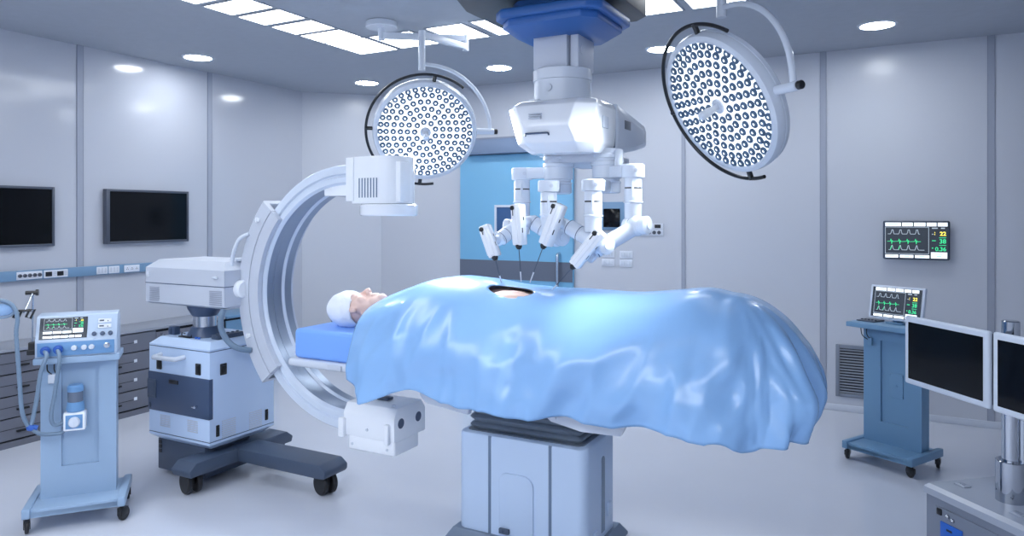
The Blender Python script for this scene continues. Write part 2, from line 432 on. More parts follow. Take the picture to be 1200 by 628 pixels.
# control plates on the back wall
t = thing('wall_control_panel', 'blue-framed wall control screen beside the door, behind the robot arms', 'control panel', (-2.215, YB, 1.50))
mb = MB('rail'); mb.box(-.115, .115, -.022, 0, -.125, .125, .004); part('housing', mb, t)
mb = MB('screen_off'); mb.box(-.08, .075, -.026, -.02, -.10, .065, .002); part('screen', mb, t)
t = thing('wall_gas_panel', 'white wall plate with display and gas outlets at the robot elbow', 'control panel', (-1.865, YB, 1.383))
mb = MB('plate'); mb.box(-.11, .11, -.012, 0, .003, .052, .002); mb.box(-.11, .11, -.012, 0, -.052, -.001, .002); part('faceplate', mb, t)
mb = MB('blackp'); mb.box(.035, .088, -.014, -.011, .012, .042); part('display', mb, t)
mb = MB('blackp'); mb.box(-.05, .0, -.014, -.011, .012, .042); part('display', mb, t)
for k in range(4):
    mb = MB('tvframe'); mb.lathe([(.016, 0), (.016, .005), (.010, .008), (.010, .003), (0, .003)], (-.055+k*.043, -.012, -.026), (0, -1, 0), 16); part('gas_outlet', mb, t)
for x, z, l in ((-2.257, 1.162, 'upper left one of four pale switch plates beside the door'), (-2.09, 1.158, 'upper right one of four pale switch plates beside the door'),
                (-2.257, 1.085, 'lower left one of four pale switch plates beside the door'), (-2.09, 1.083, 'lower right one of four pale switch plates beside the door')):
    t = thing('switch_plate', l, 'switch', (x, YB, z), 0, 'pale switch plates on the back wall')
    mb = MB('plate'); mb.box(-.06, .06, -.010, 0, -.033, .033, .003); part('faceplate', mb, t)
    for k in range(4):
        mb = MB('white'); mb.box(-.046+k*.024, -.026+k*.024, -.014, -.009, -.018, .018, .002); part('rocker_switch', mb, t)

# ------------------------------------------------------------------ screens with vital-sign graphics
def screen_mb(w, h, black=.0, low=False):
    """graphics in the plane x 0..w, y 0..h, z up = out of the screen"""
    mb = MB('scr'); mb.box(0, w, 0, h, -.004, 0); e = .0006
    def bar(x0, x1, y0, y1, m, z=e): mb.m(m); mb.quad(w*x0, w*x1, h*y0, h*y1, z)
    def line(P, m, th=.012):
        mb.m(m)
        for (ax, ay), (bx, by) in zip(P, P[1:]):
            a = Vector((ax*w, ay*h, 2*e)); b = Vector((bx*w, by*h, 2*e)); d = (b-a)
            if d.length < 1e-6: continue
            d.normalize(); nn = Vector((-d.y, d.x, 0))*th*h*.5
            t = bmesh.new(); t.faces.new([t.verts.new(p) for p in (a-nn-d*th*h*.3, b-nn+d*th*h*.3, b+nn+d*th*h*.3, a+nn-d*th*h*.3)]); mb._take(t)
    ox0, ox1 = black, 1-black
    X = lambda x: ox0+(ox1-ox0)*x
    if low:  # ventilator: two rows of keys at the foot of the screen
        top = [(0.02, .25), (.27, .43), (.45, .62), (.64, .77), (.79, .94)]
        for a, b in top: bar(X(a), X(b), .04, .14, 'scr_white')
        for a, b in ((.02, .23), (.25, .46), (.48, .69)): bar(X(a), X(b), .25, .355, 'scr_white')
        bar(X(.72), X(.97), .26, .46, 'scr_white')
        P0, P1, px0, px1 = .42, .97, .03, .70
    else:
        for a, b in ((.01, .26), (.28, .45), (.47, .65), (.67, .82), (.84, .99)):
            bar(X(a), X(b), .885, .985, 'scr_white'); bar(X(a+(b-a)*.15), X(b-(b-a)*.15), .925, .95, 'scr_blue', 2*e)
        for a, b in ((.01, .22), (.245, .46), (.485, .71)):
            bar(X(a), X(b), .015, .095, 'scr_white'); bar(X(a+(b-a)*.3), X(b-(b-a)*.3), .045, .07, 'scr_blue', 2*e)
        bar(X(.735), X(.985), .015, .18, 'scr_white')
        bar(X(.79), X(.92), .115, .14, 'scr_blue', 2*e); bar(X(.82), X(.90), .06, .085, 'scr_blue', 2*e)
        P0, P1, px0, px1 = .13, .86, .01, .70
    bar(X(px0), X(px1), P0, P1, 'scr_panel')
    Q = lambda x, y: (X(px0+(px1-px0)*x), P0+(P1-P0)*y)
    for a, b in (((0, 0), (1, 0)), ((1, 0), (1, 1)), ((1, 1), (0, 1)), ((0, 1), (0, 0))): line([Q(*a), Q(*b)], 'scr_grey')
    sq, ec, pu = [], [], []
    for k in range(4):
        x = .12+k*.19
        sq += [(x, .74), (x+.02, .80), (x+.03, .89), (x+.06, .90), (x+.075, .78), (x+.085, .74)]
        ec += [(x-.03, .46), (x, .47), (x+.012, .55), (x+.03, .37), (x+.04, .50), (x+.055, .45)]
        pu += [(x, .14), (x+.03, .30), (x+.045, .31), (x+.06, .19), (x+.085, .14)]
    line([Q(.06, .74)]+[Q(*p) for p in sq]+[Q(.80, .74)], 'scr_grey', .014)
    line([Q(.05, .46)]+[Q(*p) for p in ec]+[Q(.82, .46)], 'scr_green', .013)
    line([Q(.08, .14)]+[Q(*p) for p in pu]+[Q(.90, .14)], 'scr_grey', .014)
    line([Q(.12, .16), Q(.15, .29)], 'scr_green', .02); line([Q(.31, .16), Q(.34, .29)], 'scr_green', .02)
    y0, y1 = (.50, .95) if low else (.20, .86)
    Y = lambda v: y0+(y1-y0)*v
    for txt, v, m, s in (('22', .66, 'scr_yel', .24), ('38', .34, 'scr_green', .26), ('0.36', .03, 'scr_green', .24)):
        me = text_mesh(txt, h*(y1-y0)*s*.95); mb.m(m); mb.raw(me, Matrix.Translation((w*X(.97), h*Y(v), 2*e))); bpy.data.meshes.remove(me)
    for v in (.56, .25): bar(X(.86), X(.97), Y(v), Y(v)+.015, 'scr_green')
    bar(X(.75), X(.81), Y(.43), Y(.43)+.022, 'scr_green'); bar(X(.75), X(.84), Y(.94), Y(.94)+.03, 'scr_grey'); bar(X(.89), X(.95), Y(.94), Y(.94)+.03, 'scr_grey')
    bar(X(.79), X(.80), Y(.68), Y(.68)+.03, 'scr_yel'); bar(X(.79), X(.80), Y(.76), Y(.76)+.03, 'scr_yel')
    bar(X(.75), X(.775), Y(.70), Y(.70)+.02, 'scr_grey'); bar(X(.75), X(.77), Y(.12), Y(.12)+.03, 'scr_green')
    return mb
UPR = Matrix.Rotation(R(90), 4, 'X')     # screen plane (x,y) -> upright facing -Y
# wall monitor
t = thing('wall_patient_monitor', 'lit patient monitor showing vital-sign traces, mounted on the back wall', 'monitor', (.138, YB, 1.322))
mb = MB('dark'); mb.box(-.214, .214, -.056, -.022, -.142, .142, .012, 3); part('housing', mb, t)
mb = MB('dark'); mb.box(-.08, .08, -.024, 0, -.06, .06); part('wall_bracket', mb, t)
mb = screen_mb(.404, .266); mb.xf(Matrix.Translation((-.202, -.0575, -.133)) @ UPR); part('screen', mb, t)

# ------------------------------------------------------------------ casters for the equipment carts
def caster(parent, x, y, zt, r=.034, ang=0.):
    """small black caster: fork (part) with its wheel (sub-part)"""
    A = Matrix.Translation((x, y, 0)) @ Matrix.Rotation(ang, 4, 'Z')
    mb = MB('blackp'); mb.cyl((0, 0, zt-.02), (0, 0, zt), .009, n=10)
    mb.box(-.014, -.010, -.014, .03, r*.8, zt-.016, .001); mb.box(.010, .014, -.014, .03, r*.8, zt-.016, .001)
    mb.box(-.014, .014, -.014, .022, zt-.024, zt-.014, .002); mb.xf(A); o = part('caster', mb, parent)
    mb = MB('black'); mb.lathe([(.5*r, -.009), (r-.004, -.009), (r, -.005), (r, .005), (r-.004, .009), (.5*r, .009)], (0, .014, r), (1, 0, 0), 24)
    mb.xf(A); part('wheel', mb, o)

def equipment_cart(t, m, W, D, colw, coly0, coly1, ztray, traw, tray0, tray1, panel, ztop=.125, sw=(20, 60)):
    """wheeled stand: base plate with side rails, four casters, flat column with a recessed panel, tray"""
    w, d = W/2, D/2
    mb = MB(m); mb.box(-w+.03, w-.03, -d+.012, d-.02, ztop-.045, ztop-.006, .004)
    mb.prism([(-d+.012, ztop-.045), (-d+.03, ztop-.006), (-d+.012, ztop-.02)], -w+.03, w-.03, 'X'); part('base', mb, t)
    for sx in (-1, 1):
        mb = MB(m); a = sx*(w-.035); b = sx*w; mb.box(min(a, b), max(a, b), -d, d, ztop-.045, ztop+.002, .005); part('side_rail', mb, t)
        for sy in (-1, 1): caster(t, sx*(w-.018), sy*(d-.03), ztop-.044, .034, R(sw[0] if sx*sy > 0 else sw[1]))
    mb = MB(m); c = colw/2
    x0, x1, z0, z1 = panel
    # column with a true recess: four border boxes and a set-back panel
    mb.box(-c, x0, coly0, coly1, ztop-.01, ztray); mb.box(x1, c, coly0, coly1, ztop-.01, ztray)
    mb.box(x0, x1, coly0, coly1, ztop-.01, z0); mb.box(x0, x1, coly0, coly1, z1, ztray)
    mb.box(x0, x1, coly0+.012, coly1, z0, z1); part('column', mb, t)
    mb = MB(m); mb.box(-traw/2, traw/2, tray0, tray1, ztray, ztray+.03, .004); part('tray', mb, t)

# ------------------------------------------------------------------ monitor cart and its monitor (right)
t = thing('patient_monitor_cart', 'blue wheeled equipment cart standing by the vent grille, carrying a monitor', 'cart', (-.015, 4.927, 0), R(-29))
equipment_cart(t, 'mcart', .43, .35, .355, .0, .085, .812, .47, -.10, .14, (-.07, .10, .24, .735), .115)
mb = MB('mcart'); mb.box(-.02, .065, .006, .0135, .40, .545, .002)
for px_, pz in ((-.012, .41), (.057, .41), (-.012, .535), (.057, .535)): mb.cyl((px_, .002, pz), (px_, .007, pz), .003, n=8)
mb.cyl((.022, .001, .472), (.022, .007, .472), .009, n=16); part('bracket_plate', mb, t)
mb = MB('blackp'); mb.tube(smooth_pts([(-.185, -.02, .81), (-.17, -.03, .76), (-.14, -.02, .735), (-.13, -.005, .73)]), .003, 6); part('cable', mb, t)
mb = MB('blackp'); mb.tube(smooth_pts([(-.145, -.02, .81), (-.14, -.03, .77), (-.13, -.02, .745), (-.125, -.005, .74)]), .003, 6); part('cable', mb, t)
mb = MB('mcart'); mb.box(-.145, -.115, -.022, .001, .70, .745, .003); part('connector_box', mb, t)
mb = MB('tvframe'); mb.box(-.215, -.10, -.02, .10, .842, .850, .003)
for k in range(5): mb.cyl((-.2+.022*k, .02, .85), (-.2+.022*k, .02, .856), .007, n=10)
part('control_strip', mb, t)
t = thing('patient_monitor', 'small lit patient monitor with white frame standing on the blue cart', 'monitor', (.008, 4.965, .843), R(-30))
mb = MB('mcart'); mb.box(-.05, .05, -.03, .07, .0005, .008, .002); mb.box(-.03, .03, .015, .035, .006, .08, .004); part('stand', mb, t)
TL = Matrix.Translation((0, 0, .125)) @ Matrix.Rotation(R(-10), 4, 'X')
mb = MB('bezel'); mb.box(-.168, .168, 0, .024, -.105, .105, .005); mb.xf(TL); part('housing', mb, t)
mb = screen_mb(.304, .184, .05); mb.xf(TL @ Matrix.Translation((-.152, -.0015, -.092)) @ UPR); part('screen', mb, t)

# ------------------------------------------------------------------ display tower (lower right)
wt = Vector((.66, -.75, 0)).normalized(); bt = Vector((.75, .66, 0)).normalized()
t = thing('display_tower', 'grey wheeled tower cabinet with chrome pole holding two blank white-framed displays', 'monitor stand', (.104+.66*.22+.75*.18, 3.35-.75*.22+.66*.18, 0), R(-48.7))
mb = MB('tower'); mb.box(-.215, .215, -.172, .18, .07, .392, .004)
mb.m('cabdark'); mb.box(-.20, .20, -.1735, -.171, .075, .085); part('cabinet', mb, t)
mb = MB('tower'); mb.box(-.165, .19, -.180, -.171, .09, .355, .003); part('front_panel', mb, t)
mb = MB('towertop'); mb.cbox(-.22, .22, -.18, .185, .385, .425, .014, 0); part('top', mb, t)
for x, y in ((-.15, -.06), (-.06, .12), (.13, -.10), (.15, .12)):
    mb = MB('towertop'); mb.box(x-.025, x+.025, y-.018, y+.018, .424, .430, .002); mb.m('tower'); mb.box(x-.01, x+.01, y-.004, y+.004, .4295, .432); part('fixing_plate', mb, t)
mb = MB('blackp'); mb.box(-.150, -.128, -.186, -.179, .325, .350, .002); part('power_switch', mb, t)
mb = MB('chrome'); mb.lathe([(.008, 0), (.008, .008), (.004, .012)], (-.098, -.180, .333), (0, -1, 0), 12); mb.lathe([(.008, 0), (.008, .008), (.004, .012)], (-.075, -.180, .326), (0, -1, 0), 12); part('socket', mb, t)
mb = MB('panelblue'); mb.box(-.132, -.03, -.186, -.179, .20, .305, .002)
mb.m('blackp'); mb.box(-.10, -.075, -.1875, -.185, .278, .286); mb.cyl((-.095, -.186, .245), (-.095, -.19, .245), .010, n=16)
mb.m('plate'); mb.cyl((-.055, -.186, .262), (-.055, -.188, .262), .006, n=12); part('connector_panel', mb, t)
for sx in (-1, 1):
    for sy in (-1, 1): caster(t, sx*.18, sy*.14, .072, .032, R(30))
pp = (.225-.22+.012, .165-.18+.005)
mb = MB('chrome'); mb.lathe([(.050, .4245), (.050, .575), (.047, .578), (.030, .579)], (pp[0], pp[1], 0), n=36); part('pole_collar', mb, t)
mb = MB('chrome'); mb.cyl((pp[0], pp[1], .57), (pp[0], pp[1], 1.105), .030, n=32, bev=.004); mb.cyl((pp[0]+.036, pp[1]+.016, .56), (pp[0]+.036, pp[1]+.016, 1.02), .012, n=16); part('pole', mb, t)
def tower_display(cx, cy, zc, rz, nm):
    """local frame of the display in world: centre, width along rz"""
    A = Matrix.Translation((cx, cy, zc)) @ Matrix.Rotation(rz, 4, 'Z')
    mb = MB('bezel'); w, h = .229, .150; f = .026
    mb.box(-w, w, 0, .022, -h, h, .010, 3); mb.xf(A); o = part('display', mb, t, True)
    mb = MB('screen_off'); mb.box(-w+f, w-f, -.0012, .004, -h+f, h-f); mb.xf(A); part('screen', mb, o, True)
    mb = MB('tvframe'); mb.box(-w+.012, w-.012, .022, .036, -h+.012, h-.012, .004); mb.xf(A); part('rear_cover', mb, o, True)
rzt = math.atan2(-.365, .28)
tower_display(.178, 3.464, .909, rzt, 'a')
uu = Vector((math.cos(rzt), math.sin(rzt)))
c2 = Vector((.325, 3.246))+uu*.229
tower_display(c2.x, c2.y, .914, rzt, 'b')
mb = MB('steel')
mb.box(-.13, .14, -.02, .02, .885, .935, .004); mb.xf(Matrix.Translation((.365, 3.30, 0)) @ Matrix.Rotation(rzt, 4, 'Z')); part('display_bracket', mb, t, True)

# ------------------------------------------------------------------ ventilator (left)
VL = Vector((-3.595, 2.162, 0)); VR = R(51)
t = thing('ventilator', 'pale blue wheeled ventilator with lit console, blue hoses and water jar', 'ventilator', VL, VR)
equipment_cart(t, 'vent', .43, .35, .325, -.033, .055, .785, .365, -.10, .10, (-.075, .085, .27, .75), .125, (12, -35))
# console: side profile extruded along x
prof = [(-.088, .8155), (-.092, .893), (-.040, 1.012), (.055, 1.018), (.085, .99), (.085, .8155)]
mb = MB('console'); mb.prism(prof, -.176, .170, 'X', .004)
mb.m('ventblue'); mb.box(-.166, .160, -.0945, -.088, .823, .888, .001); con = part('console', mb, t)
sl = math.atan2(.052, .119)   # backward slope of the face
FACE = Matrix.Translation((-.176, -.0925, .893)) @ Matrix.Rotation(-sl, 4, 'X') @ UPR   # x along the console, y up the slope, z out
mb = MB('scr'); mb = screen_mb(.200, .106, .06, True); mb.xf(FACE @ Matrix.Translation((.016, .012, .0025))); part('screen', mb, t)
for yy in (.083, .055):
    mb = MB('plate'); mb.box(.262, .320, yy, yy+.020, 0, .004, .001); mb.m('tvframe'); mb.box(.268, .288, yy+.006, yy+.014, .0035, .0045); mb.cyl((.305, yy+.007, .004), (.305, yy+.007, .005), .003, n=8); mb.xf(FACE); part('readout_module', mb, t)
for x in (.248, .284, .318):
    mb = MB('slate'); mb.lathe([(.0105, 0), (.0105, .008), (.008, .012), (0, .012)], (x, .027, 0), (0, 0, 1), 18); mb.xf(FACE); part('knob', mb, t, label='small dark blue knob')
for x in (-.012, .030, .062):
    mb = MB('white'); mb.lathe([(.013, 0), (.013, .008), (.010, .013), (0, .013)], (x, -.0945, .858), (0, -1, 0), 20); mb.box(x-.0015, x+.0015, -.110, -.106, .85, .866); part('knob', mb, t, label='white rotary knob')
mb = MB('steel'); mb.lathe([(.014, 0), (.014, .006), (.009, .008), (.009, .014), (0, .014)], (.128, -.0945, .862), (0, -1, 0), 20); part('dial', mb, t)
P1, P2 = (-.131, -.0945, .852), (-.078, -.0945, .855)
for p in (P1, P2):
    mb = MB('bluecap'); mb.lathe([(.021, 0), (.021, .014), (.013, .016), (.013, .026), (0, .026)], p, (0, -1, 0), 24); part('hose_port', mb, t)
# humidifier on the column front
mb = MB('whiteg'); mb.box(-.058, .036, -.105, -.034, .455, .545, .008); mb.m('ventblue'); mb.box(-.047, .025, -.107, -.104, .466, .533, .001); part('humidifier', mb, t)
mb = MB('white'); mb.lathe([(.026, 0), (.026, .008), (.020, .018), (0, .018)], (-.010, -.107, .498), (0, -1, 0), 24); mb.box(-.012, -.008, -.128, -.124, .482, .50); part('dial', mb, t)
mb = MB('ventblue'); mb.lathe([(.038, .5455), (.040, .56), (.036, .59), (.033, .592)], (-.01, -.07, 0), n=24); part('jar_base', mb, t)
mb = MB('jar'); mb.lathe([(.033, .592), (.033, .642)], (-.01, -.07, 0), n=24); part('water_jar', mb, t)
mb = MB('ventblue'); mb.lathe([(.035, .642), (.036, .665), (.030, .674), (0, .674)], (-.01, -.07, 0), n=24); part('jar_lid', mb, t)
mb = MB('blackp'); mb.tube(smooth_pts([(-.13, -.06, .785), (-.128, -.065, .75), (-.11, -.06, .73)]), .003, 6); mb.tube(smooth_pts([(-.10, -.06, .785), (-.10, -.065, .755), (-.095, -.06, .735)]), .003, 6); part('cable', mb, t)
mb = MB('white'); mb.box(-.127, -.090, -.065, -.034, .685, .73, .004); part('connector_box', mb, t)

# camera frame (1200 x 628 photograph): used to place the free-hanging hoses in their vertical plane
FX, HYP, HC, YAW = 843., 253., 1.5, R(28)
def ray(x, y):
    a = (x-600)/FX; b = (HYP-y)/FX
    return Vector((-math.sin(YAW)+a*math.cos(YAW), math.cos(YAW)+a*math.sin(YAW), b))
def on_plane(x, y, P, n):
    v = ray(x, y); o = Vector((0, 0, HC)); return o+v*((P-o).dot(n)/v.dot(n))
nv = Vector((math.sin(VR), -math.cos(VR), 0))
def vpt(x, y, off):             # point in the ventilator's plane `off` in front of its centre, local coordinates
    P = on_plane(x, y, VL+nv*off, nv)-VL; return Matrix.Rotation(-VR, 3, 'Z') @ P
J = vpt(36, 501, .15)
hoses = [
    [Vector(P1)+Vector((0, -.02, 0)), vpt(54.5, 418, .14), vpt(48, 436, .15), vpt(43, 468, .15), vpt(38.5, 490, .15), J],
    [Vector(P2)+Vector((0, -.02, 0)), vpt(70, 420, .14), vpt(68, 434, .14), vpt(64, 462, .13), vpt(60, 485, .12), vpt(62.5, 497, .11), vpt(71, 496.5, .10), Vector((-.058, -.085, .505))],
    [J, vpt(44, 507, .15), vpt(52, 509, .13), vpt(64, 508.5, .11), vpt(73, 506.5, .09), Vector((-.057, -.075, .47))],
    [J, vpt(31, 496, .155), vpt(25.5, 480, .17), vpt(22.8, 445, .18), vpt(20.9, 419, .18), vpt(19, 390, .18), vpt(20.5, 374, .18), vpt(17, 361, .18), vpt(8, 353.5, .18), vpt(-8, 351, .18)],
]
for i, P in enumerate(hoses):
    Q = smooth_pts(P, 10); mb = MB('hose')
    mb.tube(Q, [(.0098 if k % 2 else .0088) for k in range(len(Q))], 12); part('breathing_hose', mb, t, ang=50)
mb = MB('bluecap'); mb.ell(J, (.019, .017, .017), 16); mb.cyl(J+Vector((.012, 0, 0)), J+Vector((.028, 0, -.004)), .012, n=14); part('hose_connector', mb, t)
# support arm with clamps
a0, a1, a2 = vpt(37.5, 408, .03), vpt(38.5, 343, .03), vpt(28, 366, .16)
mb = MB('steel'); mb.cyl(a0, a1, .0045, n=10); part('support_rod', mb, t)
mb = MB('steel'); mb.cyl(a1, a2, .0045, n=10); part('support_rod', mb, t)
mb = MB('blackp'); mb.box(a0.x-.014, a0.x+.045, a0.y-.015, a0.y+.015, a0.z-.03, a0.z+.03, .004); mb.box(a0.x-.02, a0.x+.016, a0.y-.017, a0.y+.017, a0.z-.032, a0.z-.006, .004); part('arm_clamp', mb, t)
mb = MB('blackp'); mb.cyl(a1+Vector((-.03, 0, 0)), a1+Vector((.018, 0, 0)), .010, n=14); mb.cyl(a1+Vector((.012, 0, 0)), a1+Vector((.024, 0, 0)), .015, n=14); part('arm_clamp', mb, t)
mb = MB('blackp')
for s in (-.028, .022):
    mb.tube([a2+Vector((s, 0, .012)), a2+Vector((s-.014, 0, -.022)), a2+Vector((s+.004, 0, -.030)), a2+Vector((s+.022, 0, .012))], .0055, 8, True)
mb.cyl(a2+Vector((-.03, 0, .008)), a2+Vector((.03, 0, .008)), .006, n=8); part('hose_holder', mb, t)
mc = vpt(2, 363, .17)
mb = MB('mask'); mb.ell(mc, (.050, .032, .030), 20); mb.m('hose'); mb.tube([mc+Vector((.052*math.cos(a), -.006, .032*math.sin(a)-.004)) for a in [2*PI*k/28 for k in range(28)]], .006, 8, True); part('breathing_mask', mb, t)

# ------------------------------------------------------------------ C-arm X-ray scanner
t = thing('x_ray_scanner', 'white C-shaped X-ray scanner on a wheeled pale blue cart at the head of the table', 'scanner', (-3.56, 2.92, 0))
CX_, CZ_ = -2.52, 1.075
mb = MB('ring')
prof = [(.691, 2.906), (.686, 2.900), (.646, 2.900), (.641, 2.912), (.632, 2.912), (.628, 2.900), (.600, 2.900), (.588, 2.914), (.588, 2.962)]
back = [(.588, 3.045), (.588, 3.100), (.691, 3.100)]
mb.arc(prof+[(.604, 2.975), (.604, 3.035)]+back, CX_, CZ_, 82, 276, 120)
ring = part('c_arc', mb, t, True, 25)
mb = MB('steelin'); mb.arc([(.6035, 2.9755), (.6035, 3.0345), (.599, 3.0345), (.599, 2.9755)], CX_, CZ_, 83, 275, 120)
mb.m('steelin'); mb.arc([(.5885, 2.918), (.5885, 2.960), (.5865, 2.960), (.5865, 2.918)], CX_, CZ_, 83, 275, 120)
mb.arc([(.5885, 3.050), (.5885, 3.098), (.5865, 3.098), (.5865, 3.050)], CX_, CZ_, 83, 275, 120); part('inner_track', mb, ring, True, 25)
# carriage gripping the arc
mb = MB('sleeve'); A0, A1 = 138, 221
mb.arc([(.606, 2.868), (.672, 2.866), (.672, 2.898), (.606, 2.898)], CX_, CZ_, A0, A1, 48)
mb.arc([(.675, 2.864), (.752, 2.864), (.762, 2.874), (.762, 2.898), (.675, 2.898)], CX_, CZ_, A0, A1, 48)
mb.arc([(.606, 3.102), (.762, 3.102), (.762, 3.132), (.606, 3.132)], CX_, CZ_, A0, A1, 48)
mb.arc([(.738, 2.898), (.762, 2.898), (.762, 3.102), (.738, 3.102)], CX_, CZ_, A0, A1, 48)
mb.m('trim_dark'); mb.arc([(.671, 2.870), (.676, 2.870), (.676, 2.897), (.671, 2.897)], CX_, CZ_, A0, A1, 48); sle = part('carriage', mb, t, True, 25)
def on_ring(r, a, y): return Vector((CX_+r*math.cos(R(a)), y, CZ_+r*math.sin(R(a))))
mb = MB('carm')
for a, r in ((146, .722), (200, .712)): p = on_ring(r, a, 2.864); mb.cyl(p, p+Vector((0, -.012, 0)), .013, n=14); mb.box(p.x-.004, p.x+.004, p.y-.018, p.y-.01, p.z-.014, p.z+.014, .001)
part('locking_knob', mb, sle, True)
mb = MB('white'); Q = smooth_pts([on_ring(.742, 154, 2.862), on_ring(.775, 158, 2.835), on_ring(.785, 166, 2.83), on_ring(.77, 175, 2.835), on_ring(.745, 180, 2.85), on_ring(.735, 183, 2.862)], 12)
mb.tube(Q, [(.0125 if k % 2 else .0098) for k in range(len(Q))], 12); part('coiled_cable', mb, t, True, 60)
mb = MB('carm'); mb.cyl((-3.36, 2.86, 1.09), (-3.22, 2.86, 1.09), .05, n=24, bev=.01); part('pivot_joint', mb, t, True)
# tube head at the top
mb = MB('carm')
hp = [(-2.455, 2.868)]+[(-2.30+.122*math.cos(a), 2.99+.122*math.sin(a)) for a in [R(-90+180*k/20) for k in range(21)]]+[(-2.455, 3.112)]
mb.prism(hp, 1.562, 1.803, 'Z', .004); mb.box(-2.49, -2.44, 2.862, 3.118, 1.575, 1.80, .004); hd = part('tube_head', mb, t, True)
mb = MB('pedgroove')
for k in range(7): mb.box(-2.408+k*.0185, -2.402+k*.0185, 2.866, 2.8695, 1.593, 1.692)
part('cooling_slots', mb, hd, True)
mb = MB('carm'); mb.box(-2.205, -2.175, 2.905, 2.985, 1.57, 1.775, .006); mb.xf(Matrix.Identity(4)); part('side_cover', mb, hd, True)
mb = MB('whiteg'); mb.lathe([(.140, 1.500), (.148, 1.506), (.148, 1.553), (.140, 1.560)], (-2.312, 2.99, 0), n=48); part('collimator_disc', mb, hd, True)
mb = MB('carm'); mb.box(-2.685, -2.44, 2.915, 3.075, 1.605, 1.672, .006); part('head_bracket', mb, t, True)
# detector at the bottom
mb = MB('carm')
mb.prism([(2.84, .385), (2.838, .50), (2.866, .548), (3.07, .552), (3.104, .505), (3.104, .385)], -2.485, -2.162, 'X', .006)
mb.box(-2.46, -2.165, 2.845, 3.05, .314, .39, .012, 3)
det = part('detector', mb, t, True)
for x0, x1 in ((-2.505, -2.468), (-2.215, -2.185)):
    mb = MB('carm'); mb.box(x0, x1, 2.818, 2.845, .375, .475, .008); part('side_clip', mb, det, True)
mb = MB('slate')
for y in (2.893, 3.040): mb.cyl((-2.170, y, .470), (-2.1612, y, .470), .025, n=24)
part('port_hole', mb, det, True)
mb = MB('dark'); mb.box(-2.36, -2.29, 2.95, 3.0, .552, .566, .003); mb.cyl((-2.375, 2.98, .55), (-2.375, 2.98, .585), .009, n=10); mb.box(-2.385, -2.34, 2.975, 2.985, .566, .575, .002); part('latch', mb, det, True)
mb = MB('white')
for p in ((-2.40, 2.90, .550), (-2.44, 3.04, .55), (-2.20, 2.885, .552)): mb.cyl(p, (p[0], p[1], p[2]+.008), .009, n=12)
for p in ((-2.43, 2.846, .345), (-2.21, 2.846, .345), (-2.33, 2.838, .43)): mb.cyl(p, (p[0], p[1]-.006, p[2]), .007, n=12)
part('fixing_screws', mb, det, True)
# cart body
mb = MB('cartw'); x0, x1, y0, y1 = -3.82, -3.31, 2.70, 3.16
mb.cbox(x0, x1, y0, y1, .205, .800, .042, .045, .036, .035); body = part('cart_body', mb, t, True)
mb = MB('slate')
for z in (.752, .256):
    mb = MB('slate'); mb.box(x0-.001, x1+.001, y0-.001, y1+.001, z-.002, z+.002); part('seam', mb, body, True)
mb = MB('slate'); mb.box(x0-.003, x1+.002, y0-.006, y0+.02, .382, .603, .001); dd = part('front_door', mb, t, True)
mb = MB('dark'); mb.box(-3.825, -3.75, y0-.011, y0-.005, .452, .56, .003); mb.box(-3.815, -3.80, y0-.009, y0-.005, .395, .425, .002)
mb.box(-3.815, -3.762, y0-.013, y0-.01, .465, .545, .002); part('hatch', mb, dd, True)
mb = MB('blackp'); mb.box(-3.637, -3.56, y0-.012, y0-.005, .55, .572, .002); part('badge_plate', mb, dd, True)
mb = MB('steel'); mb.cyl((-3.405, y0-.005, .445), (-3.405, y0-.022, .445), .008, n=12); mb.box(-3.43, -3.398, y0-.026, y0-.018, .44, .450, .002); part('latch', mb, dd, True)
mb = MB('white'); mb.tube(smooth_pts([(-3.715, y0, .706), (-3.71, y0-.045, .700), (-3.69, y0-.055, .700), (-3.55, y0-.055, .702), (-3.525, y0-.045, .703), (-3.515, y0, .708)], 5), .0135, 12); part('handle', mb, t, True)
def latch(p, s, ax):
    x, y, z = p; mb = MB('blackp')
    if ax == 'y': mb.box(x-s/2, x+s/2, y-.006, y+.002, z-.032, z+.032, .004); mb.box(x-s*.25, x+s*.25, y-.011, y-.004, z-.02, z+.02, .002)
    else: mb.box(x-.002, x+.006, y-s/2, y+s/2, z-.032, z+.032, .004); mb.box(x+.004, x+.011, y-s*.25, y+s*.25, z-.02, z+.02, .002)
    part('latch', mb, t, True)
latch((-3.731, y0, .651), .042, 'y'); latch((-3.401, y0, .651), .042, 'y'); latch((x1, 2.79, .645), .044, 'x'); latch((x1, 2.752, .310), .022, 'x'); latch((x1, 3.102, .315), .022, 'x')
for a, b in ((-3.722, -3.637), (-3.489, -3.405)):
    mb = MB('offwhite')
    for k in range(7): mb.box(a, b, y0-.003, y0+.001, .297+k*.010, .302+k*.010)
    part('vent_slots', mb, t, True)
for a, b in ((2.781, 2.875), (2.972, 3.066)):
    mb = MB('white')
    for k in range(9): mb.box(x1-.001, x1+.003, a, b, .262+k*.0112, .267+k*.0112)
    part('vent_slots', mb, t, True)
mb = MB('panelblue'); mb.box(x0-.035, x0, 2.78, 3.06, .36, .70, .006); part('side_panel', mb, t, True, label='blue side panel')
